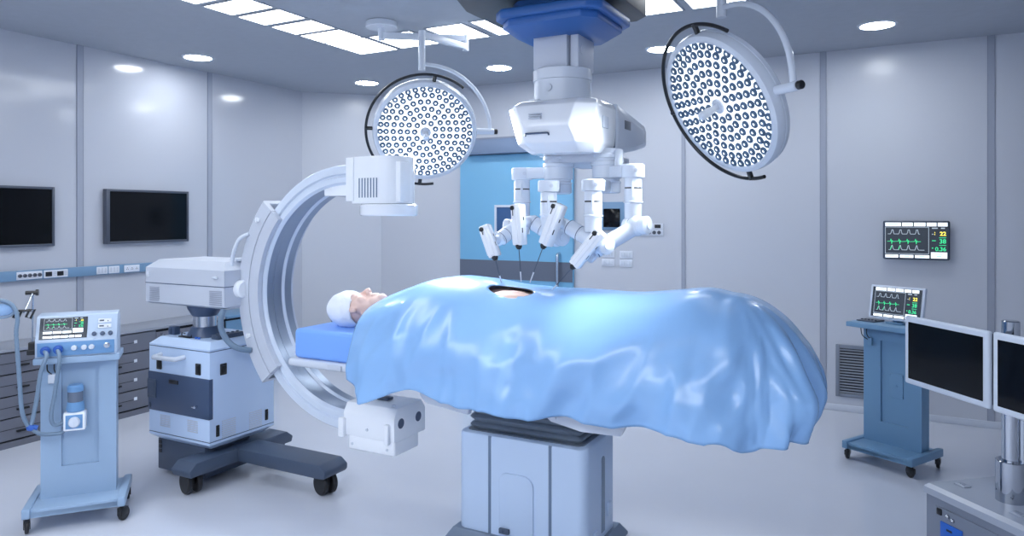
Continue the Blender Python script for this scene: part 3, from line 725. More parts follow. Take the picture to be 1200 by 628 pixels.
# base frame
mb = MB('dark'); mb.box(-3.80, -3.40, 2.74, 3.06, .028, .206, .006)
mb.m('blackp')
for k in range(3): mb.box(-3.785, -3.765, 2.736, 2.741, .125+k*.026, .145+k*.026)
part('underbody', mb, t, True)
mb = MB('dark')
mb.prism([(2.565, .105), (2.555, .14), (2.60, .178), (3.25, .178), (3.30, .14), (3.29, .105)], -3.44, -3.29, 'X', .008); part('cross_leg', mb, t, True)
mb = MB('dark')
mb.prism([(-3.33, .105), (-2.66, .105), (-2.645, .12), (-2.645, .15), (-2.69, .18), (-3.33, .18)], 2.875, 3.06, 'Y', .010); part('long_leg', mb, t, True)
def twin(x, y, ang, r=.060):
    A = Matrix.Translation((x, y, 0)) @ Matrix.Rotation(ang, 4, 'Z')
    mb = MB('blackp'); mb.cyl((0, 0, r), (0, 0, .108), .02, n=14); mb.box(-.012, .012, -.03, .03, r-.01, r+.045, .006); mb.xf(A); o = part('caster', mb, t, True)
    for s in (-1, 1):
        mb = MB('black'); mb.lathe([(0, -.014), (r-.006, -.014), (r, -.008), (r, .008), (r-.006, .014), (0, .014)], (s*.028, 0, r), (1, 0, 0), 32); mb.xf(A); part('wheel', mb, o, True)
twin(-3.37, 2.63, R(75)); twin(-2.715, 2.96, R(75)); twin(-3.36, 3.22, R(75))
twin(-3.74, 3.10, R(15), .045)
# cart-top fittings, neck and head box
mb = MB('slate'); mb.box(-3.785, -3.735, 2.80, 2.84, .8, .848, .004); mb.box(-3.782, -3.762, 2.795, 2.802, .805, .84, .001); part('cable_socket', mb, t, True)
mb = MB('blackp'); mb.box(-3.655, -3.555, 2.765, 2.795, .80, .808, .002); mb.tube([(-3.65, 2.785, .805), (-3.65, 2.785, .822), (-3.62, 2.785, .822)], .003, 6); mb.tube([(-3.56, 2.78, .805), (-3.56, 2.78, .818)], .003, 6); part('hinge_clip', mb, t, True)
mb = MB('panelblue'); mb.cyl((-3.515, 2.775, .80), (-3.515, 2.775, .81), .007, n=10); mb.cyl((-3.49, 2.775, .80), (-3.49, 2.775, .81), .007, n=10); part('push_button', mb, t, True)
mb = MB('dark'); mb.box(-3.42, -3.365, 2.80, 2.99, .80, .825, .004)
for k in range(5): mb.cyl((-3.392, 2.82+k*.035, .825), (-3.392, 2.82+k*.035, .832), .008, n=10)
part('keypad', mb, t, True)
NX, NY = -3.565, 2.875
mb = MB('slate'); mb.lathe([(.098, .798), (.094, .815), (.074, .855), (.070, .858)], (NX, NY, 0), n=36)
mb.lathe([(.066, .918), (.070, .922), (.095, .962), (.100, .985)], (NX, NY, 0), n=36); nk = part('neck', mb, t, True, label='blue-grey neck')
mb = MB('steel'); mb.lathe([(.066, .857), (.066, .920)], (NX, NY, 0), n=36); part('neck_tube', mb, nk, True)
mb = MB('offwhite'); mb.cbox(-3.925, -3.255, 2.75, 3.17, .983, 1.243, .052, .02, .046, .012); hb = part('head_box', mb, t, True)
mb = MB('slate'); mb.box(-3.926, -3.254, 2.749, 3.171, 1.104, 1.1085); part('seam', mb, hb, True)
for a, b in ((-3.885, -3.80), (-3.37, -3.275)):
    mb = MB('trim')
    for k in range(8): mb.box(a, b, 2.746, 2.751, 1.005+k*.0105, 1.010+k*.0105)
    part('vent_slots', mb, hb, True)
mb = MB('white'); mb.box(-3.915, -3.885, 2.742, 2.751, 1.14, 1.172, .003); mb.cyl((-3.32, 2.751, 1.158), (-3.32, 2.735, 1.158), .009, n=12); mb.box(-3.335, -3.295, 2.732, 2.742, 1.152, 1.164, .002); part('latch', mb, hb, True)
mb = MB('white'); mb.cyl((-3.30, 2.90, 1.243), (-3.30, 2.90, 1.262), .028, n=20, bev=.004); part('top_cap', mb, hb, True)
mb = MB('hose'); mb.tube(smooth_pts([(-3.27, 2.76, .985), (-3.275, 2.745, .93), (-3.275, 2.75, .87), (-3.25, 2.77, .81), (-3.21, 2.80, .77), (-3.17, 2.86, .75)], 8), .016, 12); part('cable', mb, t, True)

# ------------------------------------------------------------------ operating table
t = thing('operating_table', 'pale blue pedestal operating table with blue mattress, mostly hidden by the drape', 'operating table', (-1.48, 3.03, 0))
px0, px1, py0, py1 = -1.80, -1.158, 2.845, 3.215
mb = MB('pedbase'); mb.cbox(px0-.045, px1+.045, py0-.045, py1+.045, 0, .055, .03, 0, .045); part('foot_plate', mb, t, True)
mb = MB('ped')
def rrect(x0, x1, y0, y1, r, k=6):
    P = []
    for cx, cy, a in ((x1-r, y1-r, 0), (x0+r, y1-r, 90), (x0+r, y0+r, 180), (x1-r, y0+r, 270)):
        P += [(cx+r*math.cos(R(a+90*i/k)), cy+r*math.sin(R(a+90*i/k))) for i in range(k+1)]
    return P
def skirt(mb, levels, r):
    """stack of rounded rectangles: (inset, z)"""
    tt = bmesh.new(); rows = []
    for ins, z in levels: rows.append([tt.verts.new((x, y, z)) for x, y in rrect(px0+ins, px1-ins, py0+ins, py1-ins, max(.006, r-ins*.5))])
    n = len(rows[0])
    for a, b in zip(rows, rows[1:]):
        for i in range(n): tt.faces.new((a[i], a[(i+1) % n], b[(i+1) % n], b[i]))
    tt.faces.new(rows[0][::-1]); tt.faces.new(rows[-1]); mb._take(tt)
skirt(mb, [(0, .05), (0, .488), (.004, .497), (.014, .503)], .045); ped = part('pedestal', mb, t, True)
mb = MB('pedgroove')
for x in (-1.628, -1.325): mb.box(x-.007, x+.007, py0-.0015, py0+.01, .055, .497)
part('panel_gap', mb, ped, True)
mb = MB('ped'); ax0, ax1, az = -1.575, -1.405, .345
arch = [(ax0, .06), (ax1, .06), (ax1, az-.06)]+[(ax1-.05+.05*math.cos(R(a)), az-.05+.05*math.sin(R(a))) for a in range(0, 91, 10)]+[(ax0+.04+.04*math.cos(R(a)), az-.04+.04*math.sin(R(a))) for a in range(90, 181, 10)]
mb.prism(arch, py0-.008, py0+.004, 'Y', .003); part('access_panel', mb, ped, True)
mb = MB('dark'); mb.box(-1.57, -1.52, py0-.022, py0-.006, .075, .098, .003); mb.box(-1.565, -1.545, py0-.028, py0-.02, .08, .094, .002); part('foot_pedal', mb, ped, True)
mb = MB('hose')
sl_ = [(3.03, .08), (3.07, .08), (3.07, .40)]+[(3.05+.02*math.cos(R(a)), .40+.02*math.sin(R(a))) for a in range(0, 181, 20)]+[(3.03, .40)]
mb.prism(sl_, px1-.004, px1+.002, 'X'); part('side_slot', mb, ped, True)
mb = MB('ped'); mb.box(px1-.002, px1+.010, 3.10, 3.14, .13, .19, .003); mb.box(px1-.002, px1+.010, 2.93, 2.97, .08, .12, .003); part('side_block', mb, ped, True)
mb = MB('bellows'); lv = [(.028, .500), (.028, .506)]; z = .506
for k in range(4): lv += [(.050, z+.004), (.040, z+.012), (.034, z+.020), (.040, z+.028), (.052, z+.034)]; z += .036
lv += [(.06, z+.004)]
skirt(mb, lv, .05); part('bellows', mb, t, True, 60)
mb = MB('white'); mb.box(-2.80, -.50, 2.765, 3.315, .718, .760, .016, 3); top = part('table_top', mb, t, True)
mb = MB('white'); mb.box(-2.0, -.9, 2.86, 3.22, .645, .72, .01); part('support_frame', mb, t, True)
mb = MB('white')
mb.prism([(-1.97, .70), (-1.965, .655), (-1.93, .625), (-1.70, .600), (-1.68, .70)], 2.775, 2.805, 'Y', .006); part('side_flange', mb, t, True)
mb = MB('white')
mb.prism([(-1.345, .70), (-1.33, .655), (-1.29, .625), (-1.15, .600), (-.98, .605), (-.93, .70)], 2.775, 2.805, 'Y', .006); mb.cyl((-1.27, 2.775, .645), (-1.27, 2.769, .645), .007, n=12); part('side_flange', mb, t, True)
mb = MB('offwhite'); mb.box(-2.52, -2.43, 2.757, 2.767, .728, .752, .003); part('rail_clamp', mb, top, True)
mb = MB('matt'); mb.box(-2.768, -.52, 2.78, 3.30, .761, .914, .022, 4); part('mattress', mb, t, True)

# ------------------------------------------------------------------ the person on the table (head at the left, face up)
def body_mesh():
    mb = MB('skin'); HY = 2.975
    E = mb.ell
    # skull, face, jaw
    E((-2.553, HY, 1.003), (.122, .083, .086)); E((-2.47, HY, 1.022), (.085, .070, .058)); E((-2.425, HY, 1.020), (.085, .062, .055))
    E((-2.375, HY, 1.040), (.055, .050, .042)); E((-2.343, HY, 1.066), (.026, .028, .026)); E((-2.50, HY, 1.045), (.06, .062, .042))
    # nose bridge, tip, nostrils
    mb.tube([(-2.492, HY, 1.078), (-2.470, HY, 1.086), (-2.445, HY, 1.101), (-2.434, HY, 1.106), (-2.424, HY, 1.094)], [.008, .009, .0115, .0125, .011], 10)
    for s in (-1, 1):
        E((-2.430, HY+s*.012, 1.089), (.010, .009, .010)); E((-2.478, HY+s*.031, 1.070), (.012, .017, .011))
        E((-2.502, HY+s*.030, 1.079), (.009, .024, .009)); E((-2.445, HY+s*.042, 1.052), (.030, .020, .024)); E((-2.475, HY+s*.078, 1.005), (.026, .010, .016))
    E((-2.393, HY, 1.083), (.009, .024, .010)); E((-2.378, HY, 1.083), (.010, .021, .010)); E((-2.41, HY, 1.078), (.014, .016, .010))
    # neck, trunk
    mb.tube([(-2.44, HY, .985), (-2.36, HY+.01, .985), (-2.27, HY+.03, .99), (-2.2, 3.02, .995)], [.062, .060, .066, .09], 16)
    E((-2.16, 3.03, 1.005), (.12, .19, .085)); E((-1.98, 3.03, 1.03), (.26, .175, .115)); E((-1.85, 3.03, 1.045), (.24, .17, .125)); E((-1.66, 3.03, 1.035), (.24, .165, .115)); E((-1.50, 3.03, 1.03), (.22, .175, .108)); E((-1.555, 2.922, 1.035), (.20, .100, .115))
    for s in (-1, 1):
        E((-2.17, 3.03+s*.16, 1.0), (.07, .06, .065))
        mb.tube([(-2.17, 3.03+s*.165, .995), (-1.95, 3.03+s*.185, .970), (-1.80, 3.03+s*.19, .962), (-1.60, 3.03+s*.20, .958), (-1.50, 3.03+s*.21, .955)], [.052, .046, .040, .036, .026], 14)
        # hand: palm, four fingers, thumb
        E((-1.455, 3.03+s*.208, .950), (.050, .036, .018))
        for k, L in enumerate((.070, .080, .075, .058)):
            yy = 3.03+s*(.238-.020*k); mb.tube([(-1.42, yy, .952), (-1.42+L*.5, yy, .953), (-1.42+L, yy-s*.002, .943)], [.0095, .0088, .0075], 8)
        mb.tube([(-1.475, 3.03+s*.178, .952), (-1.445, 3.03+s*.160, .958), (-1.415, 3.03+s*.155, .955)], [.012, .0105, .009], 8)
        mb.tube([(-1.42, 3.03+s*.085, 1.0), (-1.20, 3.03+s*.09, 1.03), (-1.02, 3.03+s*.09, 1.045), (-.88, 3.03+s*.09, 1.0), (-.70, 3.03+s*.085, .965)], [.090, .078, .058, .056, .038], 16)
        mb.tube([(-.70, 3.03+s*.085, .96), (-.655, 3.03+s*.09, .975), (-.645, 3.03+s*.10, 1.06), (-.65, 3.03+s*.105, 1.135)], [.040, .042, .034, .022], 12)
    me = mb.mesh('body_raw')
    o = bpy.data.objects.new('body_raw', me); C.objects.link(o)
    rm = o.modifiers.new('r', 'REMESH'); rm.mode = 'VOXEL'; rm.voxel_size = .0055
    sm = o.modifiers.new('s', 'SMOOTH'); sm.factor = .5; sm.iterations = 3
    dg = bpy.context.evaluated_depsgraph_get(); dg.update()
    out = bpy.data.meshes.new_from_object(o.evaluated_get(dg)); bpy.data.objects.remove(o)
    for p in out.polygons: p.use_smooth = True
    if not out.materials: out.materials.append(M['skin'])
    return out
bmsh = body_mesh(); bmsh.name = 'person'
dz_ = max(0., .9148-min(v.co.z for v in bmsh.vertices)); bmsh.transform(Matrix.Translation((0, 0, dz_))); print('lift', dz_)
org = Vector((-1.6, 3.03, .914)); bmsh.transform(Matrix.Translation(-org))
per = link('person', bmsh); per.location = org
per['label'] = 'person lying face up in a white surgical cap, covered by the blue drape'; per['category'] = 'person'
# cap: shell over the skull, open towards the face
tt = bmesh.new(); bmesh.ops.create_uvsphere(tt, u_segments=48, v_segments=32, radius=1)
bmesh.ops.transform(tt, matrix=Matrix.Translation((-2.560, 2.975, 1.004)) @ Matrix.Diagonal((.129, .098, .095, 1)), verts=tt.verts)
pl = Vector((-2.492, 2.975, 1.004)); pn = Vector((1, 0, .10)).normalized()
bmesh.ops.bisect_plane(tt, geom=tt.verts[:]+tt.edges[:]+tt.faces[:], plane_co=pl, plane_no=pn, clear_outer=True)
for v in tt.verts:
    k = max(0, 1-abs((v.co-pl).dot(pn))/.03)
    n3 = noise.noise(v.co*28)*.0035; d = (v.co-Vector((-2.56, 2.975, 1.004)))
    v.co += d.normalized()*n3-Vector((0, d.y, d.z))*.06*k
    v.co.z = max(v.co.z, .9145)
mb = MB('cap'); mb._take(tt)
cap = part('surgical_cap', mb, per, True, 80); sd = cap.modifiers.new('thick', 'SOLIDIFY'); sd.thickness = .003; sd.offset = 1

# ------------------------------------------------------------------ drape
RID = [(-2.62, .955), (-2.597, .965), (-2.40, 1.030), (-2.355, 1.058), (-2.217, 1.118), (-2.058, 1.177), (-1.88, 1.204), (-1.734, 1.191), (-1.616, 1.174), (-1.392, 1.163), (-1.181, 1.162), (-1.021, 1.158), (-.832, 1.180), (-.687, 1.198), (-.583, 1.178), (-.449, 1.120), (-.36, 1.08)]
def ridge(x):
    for (a, za), (b, zb) in zip(RID, RID[1:]):
        if x <= b:
            s = min(1, max(0, (x-a)/(b-a))); return za+(zb-za)*s
    return RID[-1][1]
def ridge_s(x): return sum(ridge(x+k*.02)*w for k, w in zip(range(-3, 4), (1, 2, 3, 4, 3, 2, 1)))/16
XA, XE, YC, W = -2.37, -.60, 3.035, .03
SIDE, ENDL, RS, RE = .668, .655, .315, .335
def nz(P, k, sd): return noise.noise(Vector((P[0]*k+sd, P[1]*k*1.0, P[2]*k-sd)))
def ztop(x, q):
    return ridge_s(x)+.006*noise.noise(Vector((x*5, q*7, 0)))
PROF, TL_ = [(0., 0.)], .66          # how the cloth turns over: slope grows smoothly, then it hangs
for k in range(400):
    th = R(87)*math.sin(min(1, (k+.5)*.0025/TL_)*PI/2); o_, d_ = PROF[-1]
    PROF.append((o_+.0025*math.cos(th), d_+.0025*math.sin(th)))
FOLDS = [(-1.06, .12, -1.30, .68, .030, .055), (-.76, .16, -.70, .62, .016, .035), (-2.07, .22, -2.00, .66, .016, .03), (-1.72, .30, -1.66, .68, .014, .04), (-.98, .40, -.93, .46, -.026, .11), (-1.47, .40, -1.44, .52, -.026, .10), (-1.95, .42, -1.90, .46, .014, .08)]
def fold_at(x, r):
    f = 0
    for ax, ar, bx_, br, A_, w_ in FOLDS:
        d = Vector((bx_-ax, br-ar)); t_ = max(0, min(1, (Vector((x-ax, r-ar)).dot(d))/d.dot(d)))
        f += A_*math.exp(-((Vector((x-ax, r-ar))-d*t_).length/w_)**2)
    return f
def drape_pt(p, q):
    """p: distance along x from XA, q: signed distance across; cloth outside the table edge falls"""
    x = XA+p; ex = min(x, XE); eq = max(-W, min(W, q)); dx = x-ex; dq = q-eq
    L = math.hypot(dx, dq)
    if L < 1e-6: return Vector((x, YC+q, ztop(x, q)))
    cx, cy = dx/L, abs(dq)/L
    full = min(ENDL/max(cx, 1e-6), SIDE/max(cy, 1e-6))
    lim = ENDL*cx*cx+SIDE*cy*cy+.0*(2*cx*cy)
    if x < -2.2: lim -= .15*min(1, (-2.2-x)/.15)
    lim += .010*math.sin(ex*7.3+1.0)+.008*math.sin(ex*17+cx*6)
    if cx > 0: lim += .055*math.exp(-((math.degrees(math.atan2(cx, cy))-20)/15)**2)-.03*math.exp(-((math.degrees(math.atan2(cx, cy))-8)/10)**2)
    r = L*lim/full
    Rr = RS*cy*cy+RE*cx*cx
    k_ = min(399.9, r/.0025); o_, d_ = PROF[int(k_)]; e_ = k_-int(k_); o2, d2 = PROF[int(k_)+1]; out = o_+(o2-o_)*e_; drop = d_+(d2-d_)*e_; rest = max(0, r-.5)
    sg = 1 if dq > 0 else -1
    f = min(1, max(0, r-.04)/.60); f = f*f*(3-2*f)
    s0 = Vector((ex*1.0+cx*.45, r*1.1, sg*cy*2.0))
    s1 = Vector((s0.x+.5*r, r*1.3, sg*cy*2.0)); fold = f*(.085*nz(s1, 2.2, .3)+.042*nz(s1, 4.6, 5.1)+.006*nz(s1, 12, 2.2))
    if dq < 0: fold += f*cy*fold_at(ex+cx*.35, r)
    fold += f*f*.009*math.sin(s0.x*17+2.0*math.sin(s0.x*4+1)+r*3)
    cr = 1-abs(nz((s0.x*1.4, r*.6+s0.x*.5, 1.0), 4.4, 8.0)); fold += f*.020*max(0, cr-.55)**2*4
    fold += f*cx*cy*2*.03*math.sin(cx*9)
    out += rest*(.02*cy*cy-.25*cx*cx)+fold; drop += fold*.15
    z = ztop(ex, eq)-drop
    return Vector((ex+cx*out, YC+eq+math.copysign(1, dq if dq else 1)*cy*out, z))
tt = bmesh.new()
NU, NV = 190, 110; P0, P1_ = 0., (XE-XA)+ENDL; Q0 = -(W+SIDE); grid = []
for i in range(NU+1):
    p = P0+(P1_-P0)*i/NU; row = []
    for j in range(NV+1):
        q = Q0+(-2*Q0)*j/NV
        pp_ = p
        if i == 0 or p < .25:       # ragged left edge: runs up over the shoulder to the chin
            k = 1-p/.25; sh = -.035*math.cos(max(-1, min(1, q/W))*1.4)+.04*max(0, (-q-W)/SIDE)
            pp_ = p+k*sh
        row.append(tt.verts.new(drape_pt(pp_, q)))
    grid.append(row)
HX, HQ = -1.555, -.125      # opening over the belly
for i in range(NU):
    for j in range(NV):
        vs = (grid[i][j], grid[i+1][j], grid[i+1][j+1], grid[i][j+1]); c = sum((v.co for v in vs), Vector())/4
        if c.z > 1.0 and ((c.x-HX)/.118)**2+((c.y-YC-HQ)/.042)**2 < 1: continue
        tt.faces.new(vs)
bmesh.ops.delete(tt, geom=[v for v in tt.verts if not v.link_faces], context='VERTS')
bmesh.ops.smooth_vert(tt, verts=[v for v in tt.verts if not v.is_boundary], factor=.4, use_axis_x=True, use_axis_y=True, use_axis_z=True)
# pull the rim of the opening onto a clean ellipse
rim = [v for v in tt.verts if v.is_boundary and v.co.z > 1.0 and ((v.co.x-HX)/.2)**2+((v.co.y-YC-HQ)/.1)**2 < 1]
for v in rim:
    a = math.atan2((v.co.y-YC-HQ)/.042, (v.co.x-HX)/.118)
    v.co.x = HX+.115*math.cos(a); v.co.y = YC+HQ+.042*math.sin(a)
mb = MB('drape'); mb._take(tt)
dp = whole('surgical_drape', mb, 'large glossy blue surgical drape covering the person and hanging over the table edge', 'drape', (-1.5, 3.03, .64), ang=80)
sd = dp.modifiers.new('thick', 'SOLIDIFY'); sd.thickness = .004; sd.offset = 1
mb = MB('blackp'); pts = []
for k in range(25):
    a = R(-5+175*k/24); x = HX+.116*math.cos(a); q = HQ+.043*math.sin(a); P_ = drape_pt(x-XA, q); pts.append((x, YC+q, P_.z+.002))
mb.tube(pts, [.0012+.0030*math.sin(PI*k/24)**.6 for k in range(25)], 8); part('opening_rim', mb, dp, True, label='black rim of the opening over the belly')

# ------------------------------------------------------------------ surgical robot
t = thing('surgical_robot', 'white four-armed ceiling-hung surgical robot over the patient, with blue adapter plate', 'robot', (-1.41, 3.17, H))
def octo(x0, x1, y0, y1, c): return [(x0+c, y0), (x1-c, y0), (x1, y0+c), (x1, y1-c), (x1-c, y1), (x0+c, y1), (x0, y1-c), (x0, y0+c)]
mb = MB('charcoal'); mb.prism([(-1.70, 2.55), (-1.27, 2.55), (-1.10, 3.01), (-1.10, 3.502), (-1.168, 3.57), (-1.786, 3.57), (-1.854, 3.502), (-1.854, 3.01)], 2.50, H, 'Z', .004); part('ceiling_mount', mb, t, True, label='dark charcoal ceiling mount')
mb = MB('navy')
mb.prism(octo(-1.600, -1.190, 2.97, 3.34, .05), 2.450, 2.503, 'Z', .004)
mb.prism(octo(-1.662, -1.128, 2.905, 3.40, .055), 2.412, 2.458, 'Z', .012, 3)
mb.prism(octo(-1.640, -1.160, 2.930, 3.375, .06), 2.378, 2.416, 'Z', .008)
tt = bmesh.new(); A = [tt.verts.new((x, y, 2.380)) for x, y in octo(-1.635, -1.165, 2.935, 3.37, .06)]; B = [tt.verts.new((x, y, 2.340)) for x, y in octo(-1.585, -1.225, 2.99, 3.33, .05)]
tt.faces.new(A); tt.faces.new(B[::-1])
for i in range(8): tt.faces.new((B[i], B[(i+1) % 8], A[(i+1) % 8], A[i]))
mb._take(tt); part('adapter_plate', mb, t, True, label='bright blue adapter plate')
RX, RY = -1.41, 3.17
mb = MB('offwhite'); mb.box(RX-.100, RX+.072, RY-.115, RY+.10, 2.19, 2.348, .004); mb.box(RX+.080, RX+.122, RY-.095, RY+.10, 2.19, 2.348, .006)
mb.cyl((RX+.121, RY-.05, 2.275), (RX+.127, RY-.05, 2.275), .022, n=20); part('column', mb, t, True)
mb = MB('white'); mb.lathe([(.128, 2.14), (.141, 2.143), (.141, 2.192), (.136, 2.196), (.09, 2.196)], (RX, RY, 0), n=48); part('collar', mb, t, True)
mb = MB('white'); mb.lathe([(.136, 2.02), (.136, 2.141)], (RX, RY, 0), n=48)
p = Vector((RX-.009, RY-.1345, 2.098)); mb.lathe([(.014, 0), (.018, .006), (.018, .010), (.010, .012), (0, .012)], p, (-.07, -.99, 0), 20); part('swivel_drum', mb, t, True)
# head housing: a lofted hull whose facets follow the photo
def loft(mb, secs):
    tt = bmesh.new(); rows = [[tt.verts.new(p) for p in s] for s in secs]; n = len(rows[0])
    for a, b in zip(rows, rows[1:]):
        for i in range(n): tt.faces.new((a[i], a[(i+1) % n], b[(i+1) % n], b[i]))
    tt.faces.new(rows[0][::-1]); tt.faces.new(rows[-1]); bmesh.ops.recalc_face_normals(tt, faces=tt.faces)
    bmesh.ops.bevel(tt, geom=tt.edges[:], offset=.006, segments=2, profile=.5, affect='EDGES'); mb._take(tt)
bx0, bx1 = -1.595, -1.168
def sec(z, x0, x1, y0, y1, c): return [(x, y, z) for x, y in ((x0+c, y0), (x1-c, y0), (x1, y0+c), (x1, y1), (x0, y1), (x0, y0+c))]
mb = MB('whiteg')
loft(mb, [sec(1.788, bx0+.080, bx1-.03, 2.995, 3.24, .05), sec(1.830, bx0+.035, bx1-.004, 2.925, 3.24, .07), sec(1.900, bx0+.012, bx1+.002, 2.898, 3.24, .10), sec(2.000, bx0-.012, bx1+.004, 2.915, 3.24, .075), sec(2.028, bx0+.008, bx1-.012, 2.965, 3.24, .06), sec(2.044, bx0+.10, bx1-.06, 3.06, 3.24, .04)])
hs = part('head_housing', mb, t, True, 30)
mb = MB('slate'); yv = 2.905
mb.box(-1.47, -1.36, yv-.0, yv+.03, 1.868, 1.873); mb.tube([(-1.475, 2.903, 1.860), (-1.472, 2.898, 1.871), (-1.362, 2.898, 1.871), (-1.358, 2.903, 1.860)], .004, 8); part('front_handle', mb, hs, True)
mb = MB('offwhite')
for k in range(3): mb.box(-1.455, -1.395, 2.893, 2.91, 1.936+k*.010, 1.941+k*.010)
part('vent_slots', mb, hs, True)
mb = MB('white'); mb.box(bx1+.0, bx1+.009, 3.06, 3.13, 1.90, 1.955, .003); mb.box(-1.43, -1.38, 3.0, 3.03, 1.786, 1.793, .002); mb.box(-1.50, -1.45, 2.985, 3.03, 2.02, 2.040, .004); part('cover_plate', mb, hs, True)
mb = MB('slate'); mb.box(bx0+.01, bx1-.004, 3.239, 3.247, 1.80, 2.01); part('seam', mb, hs, True)
mb = MB('white')
tt = bmesh.new()
mb.prism([(3.246, 1.790), (3.56, 1.835), (3.70, 1.862), (3.72, 1.875), (3.72, 1.945), (3.69, 1.975), (3.246, 2.036)], bx0+.02, bx1+.003, 'X', .010)
rear = part('rear_module', mb, t, True)
mb = MB('offwhite'); mb.prism([(3.275, 1.820), (3.56, 1.862), (3.675, 1.884), (3.68, 1.940), (3.65, 1.955), (3.275, 2.0)], bx1+.001, bx1+.0045, 'X', .001)
mb.m('tvframe'); mb.box(bx1+.003, bx1+.006, 3.36, 3.45, 1.925, 1.968, .001); part('side_recess', mb, rear, True)
mb = MB('offwhite'); mb.box(bx0+.10, bx1-.06, 3.14, 3.62, 1.752, 1.80, .008); part('lower_beam', mb, t, True)
SL, SR = Vector((-1.445, 3.20, 0)), Vector((-1.195, 3.20, 0))
for c in (SL, SR):
    mb = MB('white'); mb.lathe([(.064, 1.815), (.068, 1.79), (.074, 1.786), (.074, 1.772), (.067, 1.768), (.067, 1.756), (.076, 1.752), (.076, 1.738), (.070, 1.735)], c, n=36)
    mb.lathe([(.070, 1.736), (.070, 1.678), (.060, 1.674), (.060, 1.664), (.066, 1.662), (.066, 1.655), (.060, 1.652)], c, n=36)
    mb.lathe([(.064, 1.653), (.064, 1.612), (.055, 1.606), (0, 1.606)], c, n=36); part('shoulder_stack', mb, t, True)
mb = MB('white'); mb.tube(smooth_pts([(-1.125, 3.17, 1.80), (-1.118, 3.15, 1.755), (-1.125, 3.15, 1.71)], 5), .020, 14); part('cable_gland', mb, t, True)
